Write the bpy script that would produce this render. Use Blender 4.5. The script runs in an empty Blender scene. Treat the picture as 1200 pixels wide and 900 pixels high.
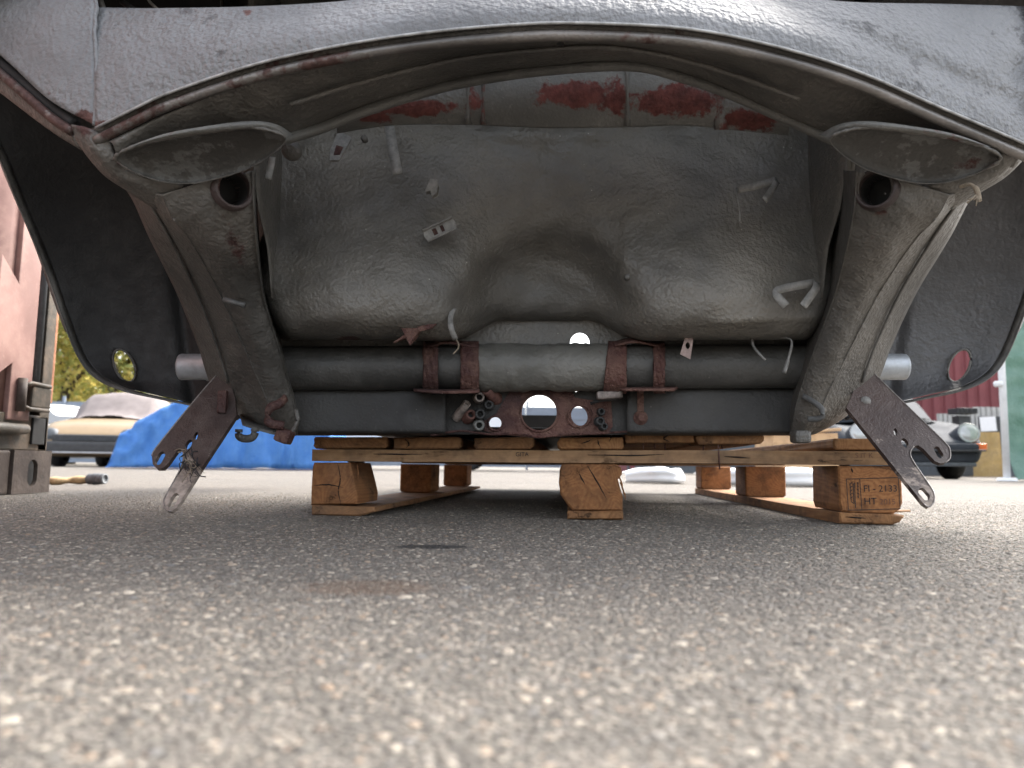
import bpy, bmesh, math, random
import numpy as np
from mathutils import Vector, Matrix, noise
from mathutils.geometry import tessellate_polygon

random.seed(7); np.random.seed(7)
sc = bpy.context.scene
COL = sc.collection
R = math.radians

# ------------------------------------------------------------------ camera, sky, sun, exposure
FPX = 870.0                                   # focal length for a 1200 px wide frame
PITCH = math.atan(97 / FPX); ROLL = R(0.65)
CAM = Vector((0, 0, 0.09))
_f = Vector((0, math.cos(PITCH), math.sin(PITCH)))
_r0 = Vector((1, 0, 0)); _u0 = Vector((0, -math.sin(PITCH), math.cos(PITCH)))
_r = _r0 * math.cos(ROLL) + _u0 * math.sin(ROLL)
_u = _u0 * math.cos(ROLL) - _r0 * math.sin(ROLL)
cam_d = bpy.data.cameras.new('camera')
cam_d.sensor_width = 36.0; cam_d.lens = FPX / 1200 * 36
cam_d.clip_start = 0.02; cam_d.clip_end = 2000
cam_d.dof.use_dof = True; cam_d.dof.focus_distance = 1.12; cam_d.dof.aperture_fstop = 6.8
cam = bpy.data.objects.new('camera', cam_d); COL.objects.link(cam)
cam.matrix_world = Matrix((( _r.x, _u.x, -_f.x, CAM.x), (_r.y, _u.y, -_f.y, CAM.y), (_r.z, _u.z, -_f.z, CAM.z), (0, 0, 0, 1)))
sc.camera = cam

SUN_EL = R(46); SUN_AZ = R(48)                # hazy sun high beyond the car and to the right
w = bpy.data.worlds.new('World'); sc.world = w; w.use_nodes = True
wn = w.node_tree.nodes; wl = w.node_tree.links
sky = wn.new('ShaderNodeTexSky'); sky.sky_type = 'NISHITA'; sky.sun_disc = False
sky.sun_elevation = SUN_EL; sky.sun_rotation = SUN_AZ
sky.air_density = 1.0; sky.dust_density = 4.0; sky.ozone_density = 1.0
bg = wn['Background']; bg.inputs['Strength'].default_value = 0.15
hz = wn.new('ShaderNodeHueSaturation'); hz.inputs['Saturation'].default_value = 0.35    # milky, hazy sky
wl.new(sky.outputs[0], hz.inputs['Color']); wl.new(hz.outputs[0], bg.inputs[0])
sd = bpy.data.lights.new('sun', 'SUN'); sd.energy = 2.0; sd.angle = R(34); sd.color = (1.0, 0.94, 0.86)
sun = bpy.data.objects.new('sun', sd); COL.objects.link(sun)
sdir = Vector((math.sin(SUN_AZ) * math.cos(SUN_EL), math.cos(SUN_AZ) * math.cos(SUN_EL), math.sin(SUN_EL)))
sun.rotation_euler = sdir.to_track_quat('Z', 'Y').to_euler(); sun.location = (0, -5, 8)
sc.cycles.max_bounces = 5; sc.cycles.diffuse_bounces = 3; sc.cycles.glossy_bounces = 2; sc.cycles.transmission_bounces = 2
sc.view_settings.view_transform = 'Standard'; sc.view_settings.look = 'None'
sc.view_settings.exposure = 2.3; sc.view_settings.gamma = 1.0; sc.view_settings.use_curve_mapping = False

# ------------------------------------------------------------------ placing helpers
def P(px, py, y):                             # the point at depth y (world) that lies on this sight line
    d = _f + _r * ((px - 600) / FPX) - _u * ((py - 450) / FPX)
    return CAM + d * (y / d.y)
def PA(a):                                    # the same for an (..., 3) array of px, py, y
    a = np.asarray(a, float)
    f, r, u = (np.array(v) for v in (_f, _r, _u))
    d = f + r * ((a[..., 0:1] - 600) / FPX) - u * ((a[..., 1:2] - 450) / FPX)
    return np.array(CAM) + d * (a[..., 2:3] / d[..., 1:2])
def G(px, py):                                # the point of the ground there
    d = _f + _r * ((px - 600) / FPX) - _u * ((py - 450) / FPX)
    return CAM + d * (-CAM.z / d.z)
XC = 0.053                                    # the car's middle plane, in the tilt of the car
_rn = np.array(_r)
def mir(pts):
    pts = np.asarray(pts, float)
    a = (pts - np.array(CAM)) @ _rn
    return pts + (2 * XC - 2 * a)[..., None] * _rn
def cr(a, n):                                 # Catmull-Rom along axis 0
    a = np.asarray(a, float); m = len(a)
    e = np.concatenate([[2 * a[0] - a[1]], a, [2 * a[-1] - a[-2]]])
    out = []
    for i in range(m - 1):
        p0, p1, p2, p3 = e[i], e[i + 1], e[i + 2], e[i + 3]
        for k in range(n):
            t = k / n
            out.append(0.5 * (2 * p1 + (p2 - p0) * t + (2 * p0 - 5 * p1 + 4 * p2 - p3) * t * t + (3 * p1 - p0 - 3 * p2 + p3) * t ** 3))
    out.append(a[-1])
    return np.array(out)
def crc(a, n):                                # closed Catmull-Rom
    a = np.asarray(a, float); m = len(a); out = []
    for i in range(m):
        p0, p1, p2, p3 = a[i - 1], a[i], a[(i + 1) % m], a[(i + 2) % m]
        for k in range(n):
            t = k / n
            out.append(0.5 * (2 * p1 + (p2 - p0) * t + (2 * p0 - 5 * p1 + 4 * p2 - p3) * t * t + (3 * p1 - p0 - 3 * p2 + p3) * t ** 3))
    return np.array(out)
def fbm(x, y, z=0.0, s=1.0, oct=3):
    v = 0; a = 1
    for _ in range(oct):
        v += a * noise.noise((x * s, y * s, z * s)); s *= 2.1; a *= 0.5
    return v

# ------------------------------------------------------------------ objects
OFF = {}
def thing(name, label, cat, loc=(0, 0, 0), rotz=0, group=None):
    o = bpy.data.objects.new(name, None); COL.objects.link(o); o.empty_display_size = 0.1
    o.location = loc; o.rotation_euler = (0, 0, rotz)
    o['label'] = label; o['category'] = cat
    if group: o['group'] = group
    OFF[o.name] = np.array(loc, float)
    return o
def tag(o, label=None, cat=None, group=None, kind=None):
    if label: o['label'] = label
    if cat: o['category'] = cat
    if group: o['group'] = group
    if kind: o['kind'] = kind
    return o
def obj(name, me, m, parent=None, smooth=True):
    o = bpy.data.objects.new(name, me); COL.objects.link(o)
    if m is not None and not me.materials: me.materials.append(m)
    if parent is not None:
        o.parent = parent; OFF[o.name] = OFF.get(parent.name, np.zeros(3))
    else:
        OFF[o.name] = np.zeros(3)
    if smooth and len(me.polygons): me.polygons.foreach_set('use_smooth', [True] * len(me.polygons))
    return o
def mk(name, verts, faces, m, parent=None, smooth=True, local=False, rust=None):
    v = np.asarray(verts, float).reshape(-1, 3)
    if parent is not None and not local: v = v - OFF[parent.name]
    me = bpy.data.meshes.new(name); me.from_pydata([tuple(p) for p in v], [], faces); me.update()
    if rust is not None:
        at = me.attributes.new('rust', 'FLOAT', 'POINT'); at.data.foreach_set('value', np.asarray(rust, np.float32).ravel())
    return obj(name, me, m, parent, smooth)
def from_bm(name, bm, m, parent=None, smooth=False, local=False):
    if parent is not None and not local: bmesh.ops.translate(bm, verts=bm.verts, vec=Vector(-OFF[parent.name]))
    me = bpy.data.meshes.new(name); bm.to_mesh(me); bm.free()
    return obj(name, me, m, parent, smooth)
def solid(o, t, off=0.0):
    s = o.modifiers.new('sheet', 'SOLIDIFY'); s.thickness = t; s.offset = off; return o
def grid_faces(nr, nc, closed=False):
    fs = []
    for i in range(nr - 1):
        for j in range(nc if closed else nc - 1):
            k = (j + 1) % nc
            fs.append((i * nc + j, i * nc + k, (i + 1) * nc + k, (i + 1) * nc + j))
    return fs
def patch(name, ctrl, nu, nv, m, parent, fn=None, rust=None, hole=None, mirror=False, thick=0.0015, world=False, off=0.0):
    """sheet through rows of control points (px, py, depth) or world points"""
    a = cr(np.array(ctrl, float), nu)
    a = np.swapaxes(cr(np.swapaxes(a, 0, 1), nv), 0, 1)
    nr, nc = a.shape[:2]
    a = np.ascontiguousarray(a)
    if fn is not None: a[..., 2] += fn(a[..., 0], a[..., 1])
    rv = None
    if rust is not None: rv = np.array([[rust(p[0], p[1]) for p in row] for row in a])
    faces = grid_faces(nr, nc)
    if hole is not None:
        cx, cy, ra, rb, ang = hole; ca, sa = math.cos(ang), math.sin(ang)
        dx = a[..., 0] - cx; dy = a[..., 1] - cy
        U = (dx * ca + dy * sa) / ra; V = (-dx * sa + dy * ca) / rb
        q = np.sqrt(U * U + V * V).ravel(); U = U.ravel(); V = V.ravel()
        keep = []; edge = set()
        for f in faces:
            ins = [q[i] < 1 for i in f]
            if all(ins): continue
            if any(ins):
                if sum(q[i] for i in f) / 4 < 1: continue
            keep.append(f)
        used = {}
        for f in faces:
            if f not in set(): pass
        kept = set(keep)
        for f in faces:
            if f not in kept: edge.update(f)
        inkept = set(i for f in keep for i in f)
        flat = a.reshape(-1, 3)
        for i in edge & inkept:
            s = 1.0 / max(q[i], 1e-3)
            u, v = U[i] * s * ra, V[i] * s * rb
            flat[i, 0] = cx + u * ca - v * sa; flat[i, 1] = cy + u * sa + v * ca
        faces = keep
    pts = a if world else PA(a)
    if mirror: pts = mir(pts)
    o = mk(name, pts, faces, m, parent, rust=rv)
    if thick: solid(o, thick, off)
    return o
def sweep(name, path, radii, m, parent, n=8, local=False, flat=1.0, cap=True, up=(0, 0, 1), rust=None, square=False, wob=0.0):
    """tube along world points; radii scalar or list; flat squashes across"""
    path = np.asarray(path, float); k = len(path)
    rr = np.full(k, radii) if np.isscalar(radii) else np.asarray(radii, float)
    verts = []; rv = []
    for i in range(k):
        t = path[min(i + 1, k - 1)] - path[max(i - 1, 0)]; t /= np.linalg.norm(t) + 1e-12
        u = np.array(up, float); s = np.cross(t, u)
        if np.linalg.norm(s) < 1e-3: s = np.cross(t, (0.3, 1, 0.2))
        s /= np.linalg.norm(s); b = np.cross(s, t)
        for j in range(n):
            an = 2 * math.pi * (j + (0.5 if square else 0)) / n
            c, d = math.cos(an), math.sin(an)
            wv = 1.0 if not wob else 1 + wob * fbm(i * 0.35, c * 1.6, d * 1.6, 1.0, 3)
            verts.append(path[i] + rr[i] * wv * (s * c + b * d * flat))
            rv.append(0 if rust is None else rust(i / (k - 1), j))
    fs = grid_faces(k, n, True)
    if cap: fs += [tuple(range(n))[::-1], tuple((k - 1) * n + j for j in range(n))]
    return mk(name, verts, fs, m, parent, smooth=not square, local=local, rust=None if rust is None else rv)
def plate(name, outer, holes, mapf, thick, m, parent, local=False, bevel=0, rust=None):
    """flat plate with holes: 2D outlines, mapf(px,py)->3D, given thickness along its normal"""
    loops = [list(outer)] + [list(h) for h in holes]
    tri = tessellate_polygon([[Vector((x, y, 0)) for x, y in lp] for lp in loops])
    flat = [p for lp in loops for p in lp]; n = len(flat)
    top = np.array([mapf(x, y) for x, y in flat], float)
    a, b, c = top[0], top[len(outer) // 3], top[2 * len(outer) // 3]
    nor = np.cross(b - a, c - a); nor /= np.linalg.norm(nor)
    if nor[1] < 0: nor = -nor
    bot = top + nor * thick
    faces = [tuple(t) for t in tri] + [tuple(i + n for i in t)[::-1] for t in tri]
    k = 0
    for lp in loops:
        L = len(lp)
        for i in range(L):
            faces.append((k + i, k + (i + 1) % L, k + (i + 1) % L + n, k + i + n))
        k += L
    rv = None if rust is None else [rust(x, y) for x, y in flat] * 2
    o = mk(name, np.vstack([top, bot]), faces, m, parent, smooth=False, local=local, rust=rv)
    if bevel:
        bv = o.modifiers.new('edge', 'BEVEL'); bv.width = bevel; bv.segments = 2; bv.limit_method = 'ANGLE'; bv.angle_limit = R(50)
    return o
def ell(cx, cy, a, b, ang=0, n=20):
    ca, sa = math.cos(ang), math.sin(ang)
    return [(cx + a * math.cos(t) * ca - b * math.sin(t) * sa, cy + a * math.cos(t) * sa + b * math.sin(t) * ca) for t in [2 * math.pi * i / n for i in range(n)]]
def slot(cx, cy, half, r, ang, n=8):
    pts = []
    for s, a0 in ((1, -90), (-1, 90)):
        for k in range(n + 1):
            t = R(a0 + 180 * k / n); x = s * half + r * math.cos(t); y = r * math.sin(t)
            pts.append((cx + x * math.cos(ang) - y * math.sin(ang), cy + x * math.sin(ang) + y * math.cos(ang)))
    return pts
def box_bm(c, s, bevel=0.0, rot=None, seg=2):
    bm = bmesh.new(); bmesh.ops.create_cube(bm, size=1)
    bmesh.ops.scale(bm, vec=s, verts=bm.verts)
    if bevel: bmesh.ops.bevel(bm, geom=bm.edges[:], offset=bevel, segments=seg, affect='EDGES', profile=0.6)
    if rot is not None: bmesh.ops.rotate(bm, verts=bm.verts, cent=(0, 0, 0), matrix=rot)
    bmesh.ops.translate(bm, verts=bm.verts, vec=c)
    return bm
def box(name, c, s, m, parent=None, bevel=0.0, rot=None, local=False, seg=2):
    return from_bm(name, box_bm(c, s, bevel, rot, seg), m, parent, local=local)
def lathe(name, prof, origin, axis, m, parent, n=24, local=False, smooth=True):
    """prof: (radius, along axis)"""
    ax = Vector(axis).normalized(); q = ax.to_track_quat('Z', 'Y').to_matrix()
    v = []
    for r, h in prof:
        for j in range(n):
            t = 2 * math.pi * j / n
            v.append(tuple(Vector(origin) + q @ Vector((r * math.cos(t), r * math.sin(t), h))))
    return mk(name, v, grid_faces(len(prof), n, True), m, parent, smooth=smooth, local=local)
def prism(name, prof, y0, y1, m, parent, st=6, jit=0.0015, seed=0, local=True, taper=None, chamf=0.003):
    """an (x,z) outline carried from y0 to y1 with small unevenness: boards and blocks of wood"""
    n = len(prof); v = []
    pr = np.array(prof, float); c = pr.mean(0)
    ys = [y0, y0 + chamf] + [y0 + chamf + (y1 - y0 - 2 * chamf) * i / st for i in range(1, st)] + [y1 - chamf, y1]
    for i, y in enumerate(ys):
        k = 1.0
        for j in range(n):
            p = pr[j].copy()
            if i in (0, len(ys) - 1):
                d = p - c; p = p - np.sign(d) * np.minimum(np.abs(d), chamf * 0.8)
            p[0] += jit * noise.noise((y * 9 + seed * 3.1, j * 1.7, seed)); p[1] += jit * noise.noise((y * 9 + seed * 1.3, j * 1.7 + 50, seed))
            v.append((p[0], y + jit * 0.6 * noise.noise((j * 3.3, seed, i)), p[1]))
    fs = grid_faces(len(ys), n, True) + [tuple(range(n))[::-1], tuple((len(ys) - 1) * n + j for j in range(n))]
    return mk(name, v, fs, m, parent, smooth=False, local=local)
def text_mesh(body, size, ext=0.0):
    cu = bpy.data.curves.new('lettering', 'FONT'); cu.body = body; cu.size = size; cu.extrude = ext
    o = bpy.data.objects.new('lettering', cu); COL.objects.link(o)
    dg = bpy.context.evaluated_depsgraph_get()
    me = bpy.data.meshes.new_from_object(o.evaluated_get(dg))
    bpy.data.objects.remove(o); bpy.data.curves.remove(cu)
    me.materials.clear()
    return me

# ------------------------------------------------------------------ materials
class NT:
    def __init__(s, name):
        s.m = bpy.data.materials.new(name); s.m.use_nodes = True
        s.nt = s.m.node_tree; s.b = s.nt.nodes['Principled BSDF']
        s.tc = s.nt.nodes.new('ShaderNodeTexCoord'); s.obj = s.tc.outputs['Object']
    def put(s, n, ins):
        for k, v in ins.items():
            i = n.inputs[k]
            if isinstance(v, bpy.types.NodeSocket): s.nt.links.new(v, i)
            else:
                if i.type == 'RGBA' and len(v) == 3: v = (*v, 1)
                i.default_value = v
    def n(s, t, ins={}, **pr):
        n = s.nt.nodes.new(t)
        for k, v in pr.items(): setattr(n, k, v)
        s.put(n, ins); return n
    def noise(s, scale, detail=4, rough=0.55, vec=None, dist=0.0):
        return s.n('ShaderNodeTexNoise', {'Vector': vec or s.obj, 'Scale': scale, 'Detail': detail, 'Roughness': rough, 'Distortion': dist}).outputs['Fac']
    def vor(s, scale, vec=None, feature='F1', out='Distance', rnd=1.0):
        return s.n('ShaderNodeTexVoronoi', {'Vector': vec or s.obj, 'Scale': scale, 'Randomness': rnd}, feature=feature).outputs[out]
    def math(s, op, a, b=0.0, c=0.0, clamp=False):
        return s.n('ShaderNodeMath', {0: a, 1: b, 2: c}, operation=op, use_clamp=clamp).outputs[0]
    def ramp(s, f, lo, hi, a=0.0, b=1.0):
        return s.n('ShaderNodeMapRange', {'Value': f, 'From Min': lo, 'From Max': hi, 'To Min': a, 'To Max': b}).outputs[0]
    def mix(s, f, a, b):
        return s.n('ShaderNodeMix', {'Factor': f, 6: a, 7: b}, data_type='RGBA').outputs[2]
    def scale(s, v, vec=None):
        return s.n('ShaderNodeMapping', {'Vector': vec or s.obj, 'Scale': v}).outputs[0]
    def attr(s, name):
        return s.n('ShaderNodeAttribute', attribute_name=name).outputs['Fac']
    def bump(s, h, st, dist=0.002, nor=None):
        ins = {'Height': h, 'Strength': st, 'Distance': dist}
        if nor: ins['Normal'] = nor
        return s.n('ShaderNodeBump', ins).outputs[0]
    def out(s, **k):
        names = {'col': 'Base Color', 'rough': 'Roughness', 'nor': 'Normal', 'metal': 'Metallic', 'spec': 'Specular IOR Level', 'alpha': 'Alpha', 'emi': 'Emission Color', 'es': 'Emission Strength', 'trans': 'Transmission Weight', 'coat': 'Coat Weight', 'sheen': 'Sheen Weight'}
        s.put(s.b, {names[a]: v for a, v in k.items()}); return s.m
def paint(name, c1, c2, rough=0.45, bs=230, bd=0.35, dust=(0.16, 0.15, 0.135), dustamt=0.35, rustc=(0.036, 0.015, 0.013), lowbump=0.25, metal=0.0, wear=0.0, wearc=(0.35, 0.35, 0.36), speck=0.0):
    t = NT(name)
    big = t.noise(6, 3, 0.65); mid = t.noise(42, 4, 0.68)
    col = t.mix(t.ramp(big, 0.35, 0.65), c1, c2)
    col = t.mix(t.ramp(t.noise(2.6, 3, 0.6), 0.42, 0.62, 0.5, 0), col, tuple(x * 0.45 for x in c1))
    h = t.noise(bs, 2, 0.5); h2 = t.noise(bs * 0.33, 2, 0.6)
    both = t.math('MULTIPLY_ADD', big, 0.5, t.math('MULTIPLY', mid, 0.5))
    col = t.mix(t.ramp(both, 0.46, 0.68, 0, dustamt), col, dust)
    col = t.mix(t.math('MULTIPLY', t.ramp(h, 0.60, 0.74, 0, 0.45), t.ramp(mid, 0.4, 0.7)), col, dust)
    if speck:
        sv = t.n('ShaderNodeTexVoronoi', {'Vector': t.obj, 'Scale': 55.0})
        col = t.mix(t.math('MULTIPLY', t.math('MULTIPLY', t.ramp(sv.outputs['Distance'], 0.035, 0.06, 1, 0), t.ramp(mid, 0.47, 0.52)), 0.8 * speck), col, (0.42, 0.40, 0.36))
    if wear:
        wf = t.ramp(both, 0.60 - wear * 0.12, 0.63 - wear * 0.12)
        col = t.mix(t.math('MULTIPLY', wf, 0.8), col, wearc)
    ru = t.attr('rust')
    rf = t.ramp(t.math('ADD', ru, t.math('MULTIPLY', t.math('SUBTRACT', mid, 0.5), 1.3)), 0.45, 0.6)
    rf = t.math('MULTIPLY', rf, t.ramp(ru, 0.02, 0.1))
    rcol = t.mix(t.ramp(h2, 0.35, 0.7), rustc, tuple(min(1, x * 2.0 + 0.006) for x in rustc))
    col = t.mix(rf, col, rcol)
    hh = t.math('MULTIPLY_ADD', h2, lowbump * 2.2, t.math('MULTIPLY', h, bd))
    nor = t.bump(t.math('MULTIPLY', hh, t.ramp(big, 0.3, 0.6, 0.35, 1.25)), 0.8, 0.0022)
    ro = t.math('ADD', t.ramp(mid, 0.3, 0.7, rough - 0.08, rough + 0.12), t.math('MULTIPLY', rf, 0.25), clamp=True)
    return t.out(col=col, rough=ro, nor=nor, metal=metal)
def plain(name, c, rough=0.5, metal=0.0, var=0.2, sc_=20, bump=0.0, c2=None, bsc=120):
    t = NT(name); f = t.noise(sc_, 6, 0.65)
    c2 = c2 or tuple(x * (1 - var * 2) for x in c)
    k = dict(col=t.mix(t.ramp(f, 0.35, 0.68), c, c2), rough=t.ramp(f, 0.3, 0.7, rough, min(1, rough + 0.12)), metal=metal)
    if bump: k['nor'] = t.bump(t.noise(bsc, 5, 0.6), bump, 0.003)
    return t.out(**k)
def wood(name, a, b, dark, axis=1, gs=1.0, end=False):
    t = NT(name)
    rnd = t.n('ShaderNodeObjectInfo').outputs['Random']
    off = t.n('ShaderNodeVectorMath', {0: t.obj, 1: t.n('ShaderNodeCombineXYZ', {0: t.math('MULTIPLY', rnd, 37.0), 1: t.math('MULTIPLY', rnd, 11.0), 2: t.math('MULTIPLY', rnd, 23.0)}).outputs[0]}, operation='ADD').outputs[0]
    s = [170 * gs, 170 * gs, 170 * gs]; s[axis] = 7 * gs
    v = t.scale(tuple(s), off)
    g = t.noise(1.0, 4, 0.65, v, 0.6)
    s2 = [9, 9, 9]; s2[axis] = 0.8
    rg = t.noise(1.0, 2, 0.5, t.scale(tuple(s2), off), 0.4)
    ring = t.math('PINGPONG', t.math('MULTIPLY', rg, 34.0), 0.5)
    blot = t.noise(17, 4, 0.7, off)
    col = t.mix(t.math('MULTIPLY_ADD', t.ramp(g, 0.3, 0.7), 0.6, t.math('MULTIPLY', ring, 1.0), clamp=True), a, b)
    col = t.mix(t.ramp(rnd, 0, 1, 0.0, 0.4), col, dark)
    col = t.mix(t.ramp(blot, 0.45, 0.74, 0, 0.85), col, dark)
    col = t.mix(t.ramp(t.noise(5, 3, 0.6, off), 0.5, 0.75, 0, 0.35), col, (0.15, 0.12, 0.09))
    s3 = [16, 16, 16]; s3[axis] = 3
    vo = t.n('ShaderNodeTexVoronoi', {'Vector': t.n('ShaderNodeVectorMath', {0: t.scale(tuple(s3), off), 1: t.n('ShaderNodeCombineXYZ', {0: g, 1: blot, 2: rg}).outputs[0]}, operation='ADD').outputs[0], 'Scale': 1.0}, feature='DISTANCE_TO_EDGE').outputs['Distance']
    cr_ = t.math('MULTIPLY', t.ramp(vo, 0.006, 0.022, 1, 0), t.ramp(blot, 0.5, 0.62))
    col = t.mix(t.math('MULTIPLY', cr_, 0.7), col, tuple(x * 0.3 for x in dark))
    hh = t.math('SUBTRACT', t.math('MULTIPLY', g, 0.6), cr_)
    return t.out(col=col, rough=0.8, nor=t.bump(hh, 0.7, 0.002), spec=0.25)

M = {}
M['under'] = paint('underseal_dark_grey', (0.072, 0.069, 0.063), (0.125, 0.116, 0.102), 0.48, bs=190, bd=1.3, dustamt=0.55, lowbump=0.6, speck=0.6)
M['bulk'] = paint('bulkhead_grey', (0.115, 0.110, 0.100), (0.20, 0.185, 0.158), 0.42, bs=165, bd=1.5, dustamt=0.45, lowbump=0.55, speck=1.0)
M['arch'] = paint('wheelhouse_shaded', (0.006, 0.006, 0.0065), (0.011, 0.011, 0.011), 0.6, bs=210, bd=0.4, dustamt=0.1, dust=(0.025, 0.025, 0.025))  # left wheelhouse only: the shade inside it is put into this near-black colour
M['skin'] = paint('stone_guard_grey', (0.155, 0.16, 0.166), (0.205, 0.21, 0.216), 0.55, bs=150, bd=2.2, lowbump=0.7, dust=(0.20, 0.20, 0.198), dustamt=0.5, rustc=(0.06, 0.028, 0.024), wear=0.12, wearc=(0.075, 0.075, 0.078))
M['flange'] = paint('flange_light_grey', (0.075, 0.073, 0.068), (0.125, 0.121, 0.113), 0.5, bs=260, bd=0.5, dustamt=0.5, dust=(0.30, 0.285, 0.26), rustc=(0.07, 0.035, 0.03))
M['primer'] = paint('grey_primer_scraped', (0.10, 0.099, 0.092), (0.15, 0.148, 0.136), 0.62, bs=260, bd=0.9, dustamt=0.5, dust=(0.21, 0.205, 0.19), lowbump=0.4, rustc=(0.062, 0.017, 0.014))
M['bead'] = paint('worn_bead', (0.11, 0.10, 0.092), (0.19, 0.178, 0.165), 0.36, bs=300, bd=0.3, metal=0.4, dustamt=0.5, dust=(0.28, 0.25, 0.225), rustc=(0.05, 0.027, 0.023))
M['rust'] = paint('dark_maroon_rust', (0.042, 0.016, 0.014), (0.10, 0.034, 0.027), 0.72, bs=240, bd=1.8, dust=(0.20, 0.12, 0.09), dustamt=0.75, lowbump=1.0, speck=0.6)
M['rustplate'] = paint('rusted_spring_steel', (0.04, 0.027, 0.024), (0.065, 0.041, 0.035), 0.5, bs=330, bd=0.5, dust=(0.22, 0.19, 0.165), dustamt=0.2, rustc=(0.20, 0.165, 0.14))
M['zinc'] = plain('zinc_tube', (0.42, 0.45, 0.48), 0.42, 0.5, 0.15, 40, 0.2)
M['clip'] = plain('clip_paint_light', (0.25, 0.243, 0.228), 0.55, 0.0, 0.25, 90, 0.3)
M['clipdark'] = plain('clip_paint_grey', (0.10, 0.10, 0.097), 0.55, 0.0, 0.25, 90, 0.3)
M['rubber'] = plain('black_rubber', (0.018, 0.018, 0.02), 0.6, 0, 0.2, 60, 0.3)
M['blk'] = plain('black_void_paint', (0.02, 0.02, 0.02), 0.7)
M['cord'] = plain('frayed_cord', (0.28, 0.23, 0.17), 0.9, 0, 0.2, 200)
M['wood'] = wood('pallet_softwood', (0.42, 0.22, 0.095), (0.26, 0.12, 0.05), (0.085, 0.048, 0.028), 1)
M['woodx'] = wood('pallet_stringer_wood', (0.40, 0.25, 0.135), (0.28, 0.16, 0.08), (0.10, 0.06, 0.036), 0)
M['woodblk'] = wood('pallet_block_wood', (0.43, 0.205, 0.082), (0.26, 0.108, 0.042), (0.075, 0.038, 0.02), 1, 1.0)
M['ink'] = plain('stamp_ink', (0.035, 0.028, 0.026), 0.8, 0, 0.1, 300)
M['white'] = plain('white_plastic', (0.78, 0.79, 0.80), 0.4, 0, 0.04, 8)

# ------------------------------------------------------------------ the ground
def asphalt():
    t = NT('worn_asphalt')
    pos = t.obj
    v1 = t.n('ShaderNodeTexVoronoi', {'Vector': pos, 'Scale': 165.0}); v2 = t.n('ShaderNodeTexVoronoi', {'Vector': pos, 'Scale': 330.0})
    stone = t.ramp(v1.outputs['Distance'], 0.28, 0.5, 1, 0)
    hue = t.n('ShaderNodeSeparateColor', {0: v1.outputs['Color']})
    base = t.mix(t.ramp(t.noise(420, 2, 0.7), 0.3, 0.7), (0.068, 0.063, 0.057), (0.18, 0.165, 0.145))
    st = t.mix(hue.outputs[0], (0.10, 0.093, 0.085), (0.35, 0.315, 0.265))
    st = t.mix(t.ramp(hue.outputs[1], 0.8, 0.95, 0, 0.6), st, (0.30, 0.21, 0.15))
    col = t.mix(t.math('MULTIPLY', stone, 0.8), base, st)
    far = t.n('ShaderNodeSeparateXYZ', {0: pos})
    col = t.mix(t.ramp(t.noise(70, 3, 0.75), 0.35, 0.7, 0.4, 0), col, (0.06, 0.055, 0.05))
    col = t.mix(t.ramp(t.noise(24, 4, 0.75), 0.5, 0.75, 0, 0.5), col, (0.30, 0.27, 0.235))
    patchn = t.noise(1.3, 3, 0.6)
    col = t.mix(t.ramp(patchn, 0.42, 0.7, 0, 0.35), col, (0.18, 0.158, 0.135))
    def spot(c, rx, ry, colr, amt, col):
        d = t.n('ShaderNodeVectorMath', {0: t.n('ShaderNodeVectorMath', {0: pos, 1: c}, operation='SUBTRACT').outputs[0], 1: (1 / rx, 1 / ry, 0)}, operation='MULTIPLY').outputs[0]
        ln = t.n('ShaderNodeVectorMath', {0: d}, operation='LENGTH').outputs['Value']
        ln = t.math('ADD', ln, t.math('MULTIPLY', t.math('SUBTRACT', t.noise(45, 2, 0.6), 0.5), 0.7))
        return t.mix(t.ramp(ln, 0.75, 1.15, amt, 0), col, colr)
    g = G(507, 641); col = spot(tuple(g), 0.042, 0.022, (0.03, 0.03, 0.03), 0.85, col)
    g = G(430, 688); col = spot(tuple(g), 0.05, 0.035, (0.13, 0.085, 0.06), 0.6, col)
    g = G(140, 650); col = spot(tuple(g), 0.06, 0.02, (0.07, 0.068, 0.065), 0.5, col)
    h = t.math('ADD', t.math('MULTIPLY', stone, 0.6), t.math('MULTIPLY', t.ramp(v2.outputs['Distance'], 0.2, 0.6, 1, 0), 0.4))
    return t.out(col=col, rough=0.85, nor=t.bump(h, 0.9, 0.004), spec=0.25)
M['asphalt'] = asphalt()
gnd = mk('ground', [(-400, -400, 0), (400, -400, 0), (400, 400, 0), (-400, 400, 0)], [(0, 1, 2, 3)], M['asphalt'], smooth=False)
tag(gnd, kind='structure')

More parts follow.
